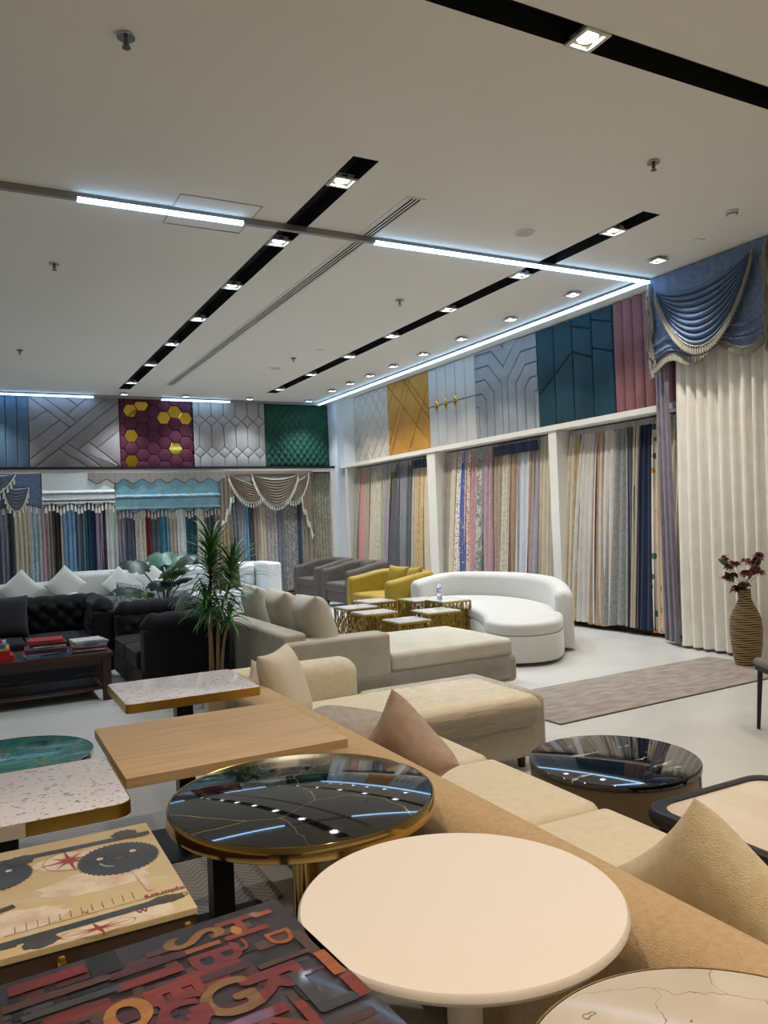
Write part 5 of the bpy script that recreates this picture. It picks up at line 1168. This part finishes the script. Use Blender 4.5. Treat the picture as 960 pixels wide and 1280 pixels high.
# --- chesterfields
blk = mat('black_velvet', '121113', .8, bump=(40, .1), var=(6, '171619', .35, .7), sheen=.12)
blk.node_tree.nodes['Principled BSDF'].inputs['Specular IOR Level'].default_value = .25
def chester(label, x, y, rz, w_, d_, H_=.76):
    r = thing('chesterfield_sofa', label, 'sofa', (x, y, 0), rz); a = .20
    b = MB(); b.soft(-w_/2, d_-.24, .06, w_/2, d_-.02, H_-.10, .04); link('back_frame', b, blk, r, world=False, ang=60)
    def rollx(x0, x1, yy_, zz, rr, nb):
        b = MB(); K = nb*6; rows = []
        for i in range(K+1):
            t = i/K; f = 1-.10*abs(math.cos(PI*t*nb))**6; e = min(1, math.sin(min(1, min(t, 1-t)*K/4)*PI/2)+.02); rows.append([(x0+(x1-x0)*t, yy_+rr*f*e*math.cos(q), zz+rr*f*e*math.sin(q)) for q in [2*PI*k/16 for k in range(16)]])
        b.quadgrid(rows, closev=True); b.face(rows[0]); b.face(rows[-1]); return b
    link('rolled_back', rollx(-w_/2, w_/2, d_-.14, H_-.10, .115, max(4, int(w_/.17))), blk, r, world=False, ang=70)
    for sx in (-1, 1):
        b = MB(); b.soft(sx*(w_/2-a), 0.02, .06, sx*w_/2, d_-.15, H_-.13, .03); link('armrest', b, blk, r, world=False, ang=60)
        b = rollx(-.0, d_-.1, 0, 0, .115, 4); b.xf(Matrix.Translation((sx*(w_/2-a/2), 0, H_-.11)) @ Matrix.Rotation(PI/2, 4, 'Z')); link('rolled_arm', b, blk, r, world=False, ang=70)
        tw = d_-.35; b, sp = tuft(tw, .30, max(3, int(tw/.16)), 2, .05, 6); b.xf(Matrix.Translation((sx*(w_/2-a), 0.05 if sx > 0 else d_-.30, H_-.44)) @ Matrix.Rotation(sx*-PI/2 if False else (PI/2 if sx > 0 else -PI/2)*-1, 4, 'Z') @ Matrix.Translation((-tw if sx > 0 else 0, 0, 0)) if sx > 0 else Matrix.Translation((-w_/2+a, .05, H_-.44)) @ Matrix.Rotation(PI/2, 4, 'Z')); link('tufted_inner_arm', b, blk, r, world=False, ang=80)
    tw = w_-2*a; b, sp = tuft(tw, .34, max(4, int(tw/.17)), 2, .07, 7); b.xf(Matrix.Translation((-tw/2, d_-.235, .42))); tb = link('tufted_inner_back', b, blk, r, world=False, ang=80)
    bt = MB()
    for sx_, sz_ in sp: s0 = len(bt.v); bt.lathe([(.012, 0), (.009, .008), (.0001, .01)], n=8, capb=False, capt=False); bt.xf(Matrix.Translation((sx_-tw/2, d_-.258, sz_+.42)) @ Matrix.Rotation(PI/2, 4, 'X'), s0)
    link('button', bt, blk, tb, world=False, kind='stuff')
    boxpart(r, 'seat_base', blk, -w_/2+.02, .0, .06, w_/2-.02, d_-.1, .27, .02)
    nc = 2 if w_ < 1.9 else 3
    for k in range(nc): c0 = -w_/2+a+(w_-2*a)*k/nc; boxpart(r, 'seat_cushion', blk, c0+.005, -.01, .265, c0+(w_-2*a)/nc-.005, d_-.25, .43, .035, (0, 0, .02))
    add_legs(r, [(sx*(w_/2-.08), yy_) for sx in (-1, 1) for yy_ in (.08, d_-.1)], .07, wood_leg, .03)
    return r
chester('black velvet tufted sofa behind the dark wooden coffee table', .13, 8.42, 0, 2.3, .92, .80)
chester('black velvet tufted two-seat sofa seen from its arm side, behind the spiky plant', 1.25, 7.68, -PI/2, 1.62, .80, .76)
bp_ = mat('black_pillow', '222126', .75, bump=(200, .1), sheen=.3)
pillow('square black cushion on the black tufted sofa above the book stacks', (.28, 8.93, .64), (0, -1, .25), .0, bp_, .44, t=.15, pinch=.06)
pillow('small black cushion in the black two-seat sofa, showing over its arm', (1.72, 7.30, .68), (-1, -.1, .3), .25, bp_, .36, t=.14, pinch=.06)
# --- dark wooden table with books
dw = mat('dark_walnut', '2E1C14', .4, var=(5, '3B261B', .3, .7), stretch=(.5, 6, 6))
r = thing('coffee_table', 'dark wooden coffee table with lower shelf holding three stacks of books', 'coffee table', (.30, 7.60, 0))
b = MB(); b.slab(rrect(-.78, -.32, .78, .32, .008), .385, .42, .004, 2); link('tabletop', b, dw, r, world=False)
b = MB(); b.box(-.71, -.27, .315, .71, -.25, .385); b.box(-.71, .25, .315, .71, .27, .385); b.box(-.72, -.25, .315, -.70, .25, .385); b.box(.70, -.25, .315, .72, .25, .385); link('apron', b, dw, r, world=False)
b = MB(); b.box(-.70, -.25, .09, .70, .25, .115); link('lower_shelf', b, dw, r, world=False)
for sx in (-1, 1):
    for sy in (-1, 1): b = MB(); b.box(sx*.725-.035, sy*.27-.035, 0, sx*.725+.035, sy*.27+.035, .385); link('leg', b, dw, r, world=False)
def book(label, x, y, z, w_, d_, t, rz, col, group='books stacked on the dark coffee table'):
    r = thing('book', label, 'book', (x, y, z), rz, group)
    cm = mat('cover_'+col, col, .4, bump=(60, .05))
    b = MB(); b.box(-w_/2, -d_/2, 0, w_/2, d_/2, .0025); b.box(-w_/2, -d_/2, t-.0025, w_/2, d_/2, t); b.box(-w_/2, -d_/2, .0025, w_/2, -d_/2+.003, t-.0025); link('cover', b, cm, r, world=False)
    b = MB(); b.box(-w_/2+.004, -d_/2+.004, .003, w_/2-.004, d_/2-.004, t-.003); link('pages', b, mat('pages', 'D3CBBB', .8), r, world=False)
    b = MB(); b.box(-w_*.22, -d_/2-.0006, t*.35, w_*.18, -d_/2, t*.65); link('spine_print', b, mat('spine_print', '1E1E22', .5), r, world=False)
for si, (x, y, items) in enumerate(((.10, 7.50, [('C2161B', 'bright red', .048, .38), ('B3141A', 'second bright red', .045, .35), ('D3B42B', 'yellow', .022, .33), ('3E5587', 'blue', .030, .28), ('8E9A9C', 'pale grey', .012, .27), ('9C1A28', 'crimson', .022, .20)]),
                                   (.56, 7.50, [('5F83AE', 'sky blue', .034, .36), ('7A1630', 'wine red', .036, .34), ('6A7075', 'grey', .020, .30), ('D8D5CE', 'white', .007, .26), ('1C191C', 'black', .022, .30), ('A01A2B', 'carmine red', .028, .28)]),
                                   (.90, 7.52, [('28344F', 'navy', .016, .27), ('CFC8BC', 'cream', .010, .27), ('8E1B2A', 'dark red', .024, .28), ('7FA6B5', 'light blue', .026, .27), ('8E959B', 'steel grey', .018, .29), ('C5C3C0', 'silver white', .012, .26)]))):
    z = .42
    for k, (c_, nm, t, w_) in enumerate(items):
        book('%s book, %s from the bottom of the %s stack on the dark table' % (nm, ORD[k], ('left', 'middle', 'right')[si]), x+random.uniform(-.015, .015), y+random.uniform(-.01, .01), z, w_, .25, t, random.uniform(-.12, .12), c_); z += t

# --- far white and grey sofas
wh = mat('white_upholstery', 'CBCBC6', .8, bump=(120, .08), var=(4, 'BFC0BC', .35, .7)); whp = mat('white_pillow_cloth', 'D5D5CF', .85, bump=(200, .1)); gs_ = mat('grey_knit', '6E7176', .9, bump=(200, .3), var=(50, '5A5D63', .4, .6)); gpp = mat('grey_pattern_cushion', '6B6D70', .9, var=(40, 'A7A8A8', .45, .55))
def sofa(label, x, y, rz, w_, d_, hb, ha, m, nc, aw=.2, rad=.06, name='sofa'):
    r = thing(name, label, 'sofa', (x, y, 0), rz)
    boxpart(r, 'backrest', m, -w_/2+.02, d_-.24, .08, w_/2-.02, d_, hb, rad)
    for sx in (-1, 1): boxpart(r, 'armrest', m, sx*w_/2, 0, .08, sx*(w_/2-aw), d_-.05, ha, rad)
    boxpart(r, 'seat_base', m, -w_/2+aw-.01, .02, .08, w_/2-aw+.01, d_-.2, .26, .03)
    for k in range(nc): c0 = -w_/2+aw+(w_-2*aw)*k/nc; boxpart(r, 'seat_cushion', m, c0+.004, -.01, .255, c0+(w_-2*aw)/nc-.004, d_-.24, .44, .05, (0, 0, .02)); boxpart(r, 'back_cushion', m, c0+.004, d_-.40, .44, c0+(w_-2*aw)/nc-.004, d_-.23, hb-.02, .07, (0, .02, 0))
    add_legs(r, [(sx*(w_/2-.08), yy_) for sx in (-1, 1) for yy_ in (.08, d_-.08)], .09, black_wood, .025)
    return r
sofa('white sofa with two diamond-set cushions at the far left before the curtain rack', .10, 11.2, 0, 2.45, .95, .80, .66, wh, 3, .22, .10)
pillow('left white cushion standing on its corner on the far white sofa', (.57, 11.62, .745), (0, -1, .30), PI/4+.05, whp, .40, t=.15, group=None, pinch=.06)
pillow('right white cushion standing on its corner on the far white sofa, by its arm', (1.13, 11.62, .765), (0, -1, .30), PI/4, whp, .40, t=.15, pinch=.06)
sofa('low grey sofa behind the black sofas, partly hidden by the big-leaf plant', 1.92, 9.75, 0, 1.35, .85, .66, .60, gs_, 1, .2, .12)
sofa('white sofa far back behind the big-leaf plant', 1.93, 12.35, 0, 1.55, .9, .86, .70, wh, 2)
for k, (x, z, lb, mm) in enumerate(((2.02, .66, 'first white peaked cushion on the white sofa behind the big-leaf plant', whp), (2.22, .64, 'second white peaked cushion, right of the first behind the big-leaf plant', whp), (2.48, .72, 'third white cushion behind the leaves of the big-leaf plant', whp), (2.55, .66, 'dark patterned cushion between the two plants, on the white sofa', gpp))):
    pillow(lb, (x, 12.73, z), (0, -1, .3), PI/4-.1*(k % 2), mm, .40, t=.12, pinch=.06)
pillow('dark grey cushion on the low grey sofa behind the black sofas', (1.75, 10.22, .62), (0, -1, .35), .2, gpp, .40, t=.14, pinch=.06)
sofa('white sofa with boxy right arm holding an olive cushion, before the beige swags', 3.62, 12.2, 0, 1.75, .95, .86, .86, mat('white_leather', 'DADCDD', .45, bump=(10, .1)), 2, .26, .05)
pillow('olive brown woven cushion beside the boxy white arm', (3.66, 12.55, .70), (0, -1, .25), .0, mat('olive_woven', '55502F', .9, bump=(150, .5), var=(40, '3E3A24', .4, .6)), .46, t=.14, pinch=.04)

# ================================================================ rugs
ru = mat('rug_taupe_mottled', '8F857C', .95, bump=(150, .5), var=(5, 'A79C92', .38, .62), stretch=(1, 3, 1))
r = thing('rug', 'mottled taupe rug lying in front of the tall vase', 'rug', (5.03, 4.88, 0), math.radians(2.5))
b = MB(); b.box(-1.42, -.47, 0, 1.42, .47, .010); link('pile', b, ru, r, world=False)
b = MB()
for q in ((-1.43, -.48, 1.43, -.47), (-1.43, .47, 1.43, .48), (-1.43, -.47, -1.42, .47), (1.42, -.47, 1.43, .47)): b.box(q[0], q[1], 0, q[2], q[3], .009)
link('bound_edge', b, mat('rug_edge', '5C534C', .9), r, world=False)
m, nt, bb, mp = custom('rug_grey_chevron', .95)
wv = N(nt, 'ShaderNodeTexWave'); wv.inputs['Scale'].default_value = 9; wv.inputs['Distortion'].default_value = 0; 
sx_ = N(nt, 'ShaderNodeSeparateXYZ'); nt.links.new(mp.outputs[0], sx_.inputs[0]); pp_ = N(nt, 'ShaderNodeMath', operation='PINGPONG'); pp_.inputs[1].default_value = .06; nt.links.new(sx_.outputs[0], pp_.inputs[0])
ad_ = N(nt, 'ShaderNodeMath', operation='ADD'); nt.links.new(pp_.outputs[0], ad_.inputs[0]); nt.links.new(sx_.outputs[1], ad_.inputs[1]); cb_ = N(nt, 'ShaderNodeCombineXYZ'); nt.links.new(ad_.outputs[0], cb_.inputs[0]); nt.links.new(cb_.outputs[0], wv.inputs[0])
rr_ = ramp(nt, [(.35, '8E8E8E'), (.65, 'A7A7A6')]); nt.links.new(wv.outputs[0], rr_.inputs[0]); nt.links.new(rr_.outputs[0], bb.inputs['Base Color'])
b = MB(); b.box(-1.3, 3.0, 0, 1.06, 4.95, .012); link('rug', b, m, label='grey chevron rug under the left foreground tables', cat='rug')

# ================================================================ vase with flowers
r = thing('floor_vase', 'tall ribbed rope-textured floor vase in front of the cream curtain', 'vase', (6.37, 4.93, 0))
prof = [(.0, .105), (.06, .115), (.2, .135), (.33, .142), (.43, .138), (.50, .115), (.57, .078), (.62, .06), (.68, .055), (.715, .058)]
def pr(z):
    for (z0, r0), (z1, r1) in zip(prof[:-1], prof[1:]):
        if z0 <= z <= z1: return r0+(r1-r0)*(z-z0)/(z1-z0)
    return prof[-1][1]
b = MB(); b.lathe([(pr(.715*i/30)-.004, .715*i/30) for i in range(31)], n=32, capt=False); link('vase_body', b, mat('vase_dark_glaze', '4C3E2C', .6), r, world=False)
for k in range(34):
    z = .012+k*.0208; b = MB(); R_ = pr(z); rows = [[((R_+.0035*math.cos(q)+.001*math.sin(9*t+k))*math.cos(t), (R_+.0035*math.cos(q)+.001*math.sin(9*t+k))*math.sin(t), z+.0058*math.sin(q)+.003*math.sin(3*t+k*1.7)) for q in [2*PI*j/6 for j in range(6)]] for t in [2*PI*i/28 for i in range(28)]]
    b.quadgrid(rows, closeu=True, closev=True); link('rope_ring', b, mat('rope_tan', 'A78F66', .8, bump=(200, .3)), r, world=False)
fm = mat('flower_maroon', '571A20', .7, var=(30, '6E2A2E', .4, .6)); lfm = mat('leaf_green', '4C6B2A', .6, var=(20, '3A5622', .4, .6)); stm = mat('stem_pale', '9C9078', .7)
fr_ = thing('flower_bunch', 'bunch of dark red artificial flowers in the tall vase', 'flowers', (6.37, 4.93, .70))
leaf_me = None
def leafmesh(L, W_, droop=.2, fold=.15, n=6):
    b = MB(); rows = []
    for i in range(n+1):
        t = i/n; w_ = W_/2*math.sin(PI*min(1, t*.93+.05))**.8; z = -droop*t*t*L; rows.append([(-w_, t*L, z+fold*w_), (0, t*L, z), (w_, t*L, z+fold*w_)])
    b.quadgrid(rows); return b
lf = mesh('leaf', leafmesh(.12, .085), lfm)
b = MB(); rn = random.Random(2)
for k in range(18):
    a = 2*PI*k/18; L_f = .030+.012*(k % 2); w_ = .008; c, s = math.cos(a), math.sin(a)
    b.face([(0, 0, 0), (c*L_f*.6-s*w_, s*L_f*.6+c*w_, .012), (c*L_f*1.3, s*L_f*1.3, .002-.012*(k % 2)), (c*L_f*.6+s*w_, s*L_f*.6-c*w_, .012)])
for k in range(10):
    a = 2*PI*k/10+.2; c, s = math.cos(a), math.sin(a); b.face([(0, 0, .008), (c*.016-s*.006, s*.016+c*.006, .026), (c*.026, s*.026, .022), (c*.016+s*.006, s*.016-c*.006, .026)])
flw = mesh('flower_head', b, fm)
rn = random.Random(11)
for k, (dx, dz) in enumerate(((-.17, .30), (-.13, .22), (-.06, .25), (-.10, .15), (-.03, .17), (.03, .17), (.08, .19), (.05, .25), (.13, .31), (.17, .27), (.11, .24), (-.04, .03), (.01, .05), (-.08, .01), (.16, .16), (-.16, .12))):
    dy = rn.uniform(-.06, .06); ca, sa = math.cos(yaw), math.sin(yaw); px_, py_ = dx*ca+dy*sa, -dx*sa+dy*ca
    b = MB(); b.tube([(0, 0, -.05), (px_*.35, py_*.35, dz*.5), (px_, py_, dz)], .0025, 5); st = link('stem', b, stm, fr_, world=False)
    for q in range(3): link('flower_head', flw, None, st, loc=(px_+rn.uniform(-.03, .03), py_+rn.uniform(-.03, .03), dz+rn.uniform(-.015, .02)), rot=(rn.uniform(-.6, .6), rn.uniform(-.6, .6), rn.uniform(0, 6)))
for dx, dz in ((-.14, .22), (-.10, .08), (0, .12), (.05, .10), (.15, .23), (-.02, .0), (.10, .14)):
    px_, py_ = dx*math.cos(yaw), -dx*math.sin(yaw); link('leaf', lf, None, fr_, loc=(px_, py_, dz), rot=(rn.uniform(.6, 1.3), rn.uniform(-.5, .5), rn.uniform(-.6, .6)+(PI/2 if dx < 0 else -PI/2)))

# ================================================================ potted plants
def pot(r, R_, h_, m): b = MB(); b.lathe([(R_*.72, 0), (R_, h_), (R_*.93, h_), (R_*.90, h_-.03)], n=32, capt=False); link('pot', b, m, r, world=False); b = MB(); b.lathe([(R_*.9, h_-.03), (.0001, h_-.025)], n=24, capb=False, capt=False); link('soil', b, mat('soil', '2C2119', .95, bump=(60, .6)), r, world=False)
potm = mat('pot_black', '1C1C1E', .4)
r = thing('potted_palm', 'tall spiky-leaved dracaena with three stems in front of the black two-seat sofa', 'plant', (1.76, 6.45, 0))
pot(r, .15, .28, potm)
stemm = mat('dracaena_stem', '8C7455', .8, bump=(90, .4)); drl = mat('dracaena_leaf', '3C7030', .45, var=(9, '28562A', .35, .65)); drl2 = mat('dracaena_leaf_light', '68A046', .45, var=(9, '488236', .35, .65))
def strap(L, W_, n=7):
    b = MB(); rows = []
    for i in range(n+1):
        t = i/n; w_ = W_/2*(1-t)**.6*min(1, .5+t*3); a = 1.15*t**1.5; x = L*(t-.18*t**3); z = -.42*L*t**2.2; rows.append([(-w_, x, z+.25*w_), (0, x, z), (w_, x, z+.25*w_)])
    b.quadgrid(rows); return b
sl = [mesh('leaf', strap(L, .030), m_) for L, m_ in ((.40, drl), (.34, drl2), (.46, drl), (.26, drl2))]
ca, sa = math.cos(yaw), math.sin(yaw)
rn = random.Random(21)
def P2(dx, dz, dy=0): return (dx*ca+dy*sa, -dx*sa+dy*ca, dz)
for (pts, z0, z1, nl, ls) in (([(-.02, .26), (-.03, .7), (-.02, 1.1), (-.01, 1.33)], .80, 1.33, 140, 0), ([(.02, .26), (.04, .7), (.12, .96), (.17, 1.16)], .86, 1.16, 75, 0), ([(-.04, .26), (-.04, .6), (-.07, .86)], .72, .88, 50, 1), ([(.05, .26), (.07, .5), (.12, .72)], .68, .76, 34, 3)):
    P_ = [Vector(P2(x, z, .02*k)) for k, (x, z) in enumerate(pts)]; sc = smoothcurve([tuple(p) for p in P_], 6)
    b = MB(); b.tube(sc, [.016-.006*i/len(sc) for i in range(len(sc))], 8); st = link('stem', b, stemm, r, world=False)
    for k in range(nl):
        z = z0+(z1-z0)*(k/nl)**.8; c = min(sc, key=lambda p: abs(p.z-z)); el = (.15+1.15*(k/nl)**1.6)+rn.uniform(-.2, .2)
        me_ = sl[(0, 2, 1, 0)[k % 4]] if ls == 0 else sl[3 if k % 2 else 1]
        o = link('leaf', me_, None, st, loc=(c.x, c.y, z), rot=(el, rn.uniform(-.15, .15), k*2.4+rn.uniform(-.2, .2))); o.scale = (1, rn.uniform(.85, 1.1)*(.75 if ls == 3 else 1), 1)
r = thing('potted_plant', 'broad-leaved potted plant behind the black sofas at the back left', 'plant', (1.98, 9.35, 0))
pot(r, .16, .36, potm)
bigl = mat('big_leaf', '23402A', .4, var=(7, '18301E', .35, .65)); bigl2 = mat('big_leaf_pale', '55806A', .4, var=(7, '2F5A48', .4, .6)); bigl3 = mat('big_leaf_bright', '55772C', .4, var=(7, '3E6020', .4, .6))
def biglf(R_, m_):
    b = MB(); rows = []; n = 40
    for k in range(n+1):
        a = -PI+2*PI*k/n; notch = .35+.65*min(1, abs(abs(a)-PI)/.5); rad = R_*(1+.12*math.cos(a))*notch*(1-.16*abs(math.sin(a*5))**5)
        rows.append([(rad*f*math.sin(a), rad*f*math.cos(a)*1.1+R_*.15, -.28*R_*(f*f)+.07*R_*abs(math.sin(a*5))*f) for f in (0, .35, .7, 1)])
    b.quadgrid(rows); return mesh('leaf', b, m_)
for k, (dx, dz, R_, m_, tilt, az) in enumerate(((-.34, 1.12, .18, bigl, .5, 1.2), (.0, 1.20, .18, bigl2, .5, .2), (.30, 1.16, .18, bigl, .5, -1.1), (.14, 1.02, .18, bigl3, .4, -.6), (-.02, .88, .17, bigl, .35, .4), (-.40, .82, .19, bigl, .3, 1.5), (.24, .90, .13, bigl, .3, -1.3), (.16, 1.16, .17, bigl2, .5, -.5), (-.18, .76, .10, bigl3, .3, .9))):
    b = MB(); p1 = Vector(P2(dx, dz, -.05*(k % 3))); b.tube(smoothcurve([(0, 0, .33), tuple(Vector(P2(dx*.25, .33+(dz-.33)*.55))), tuple(p1)], 6), [.008]*12+[.006], 6); st = link('stem', b, mat('green_stem', '2F4A2A', .5), r, world=False)
    link('leaf', biglf(R_, m_), None, st, loc=p1, rot=(-tilt*.9, 0, PI+yaw*-1+az*.6))
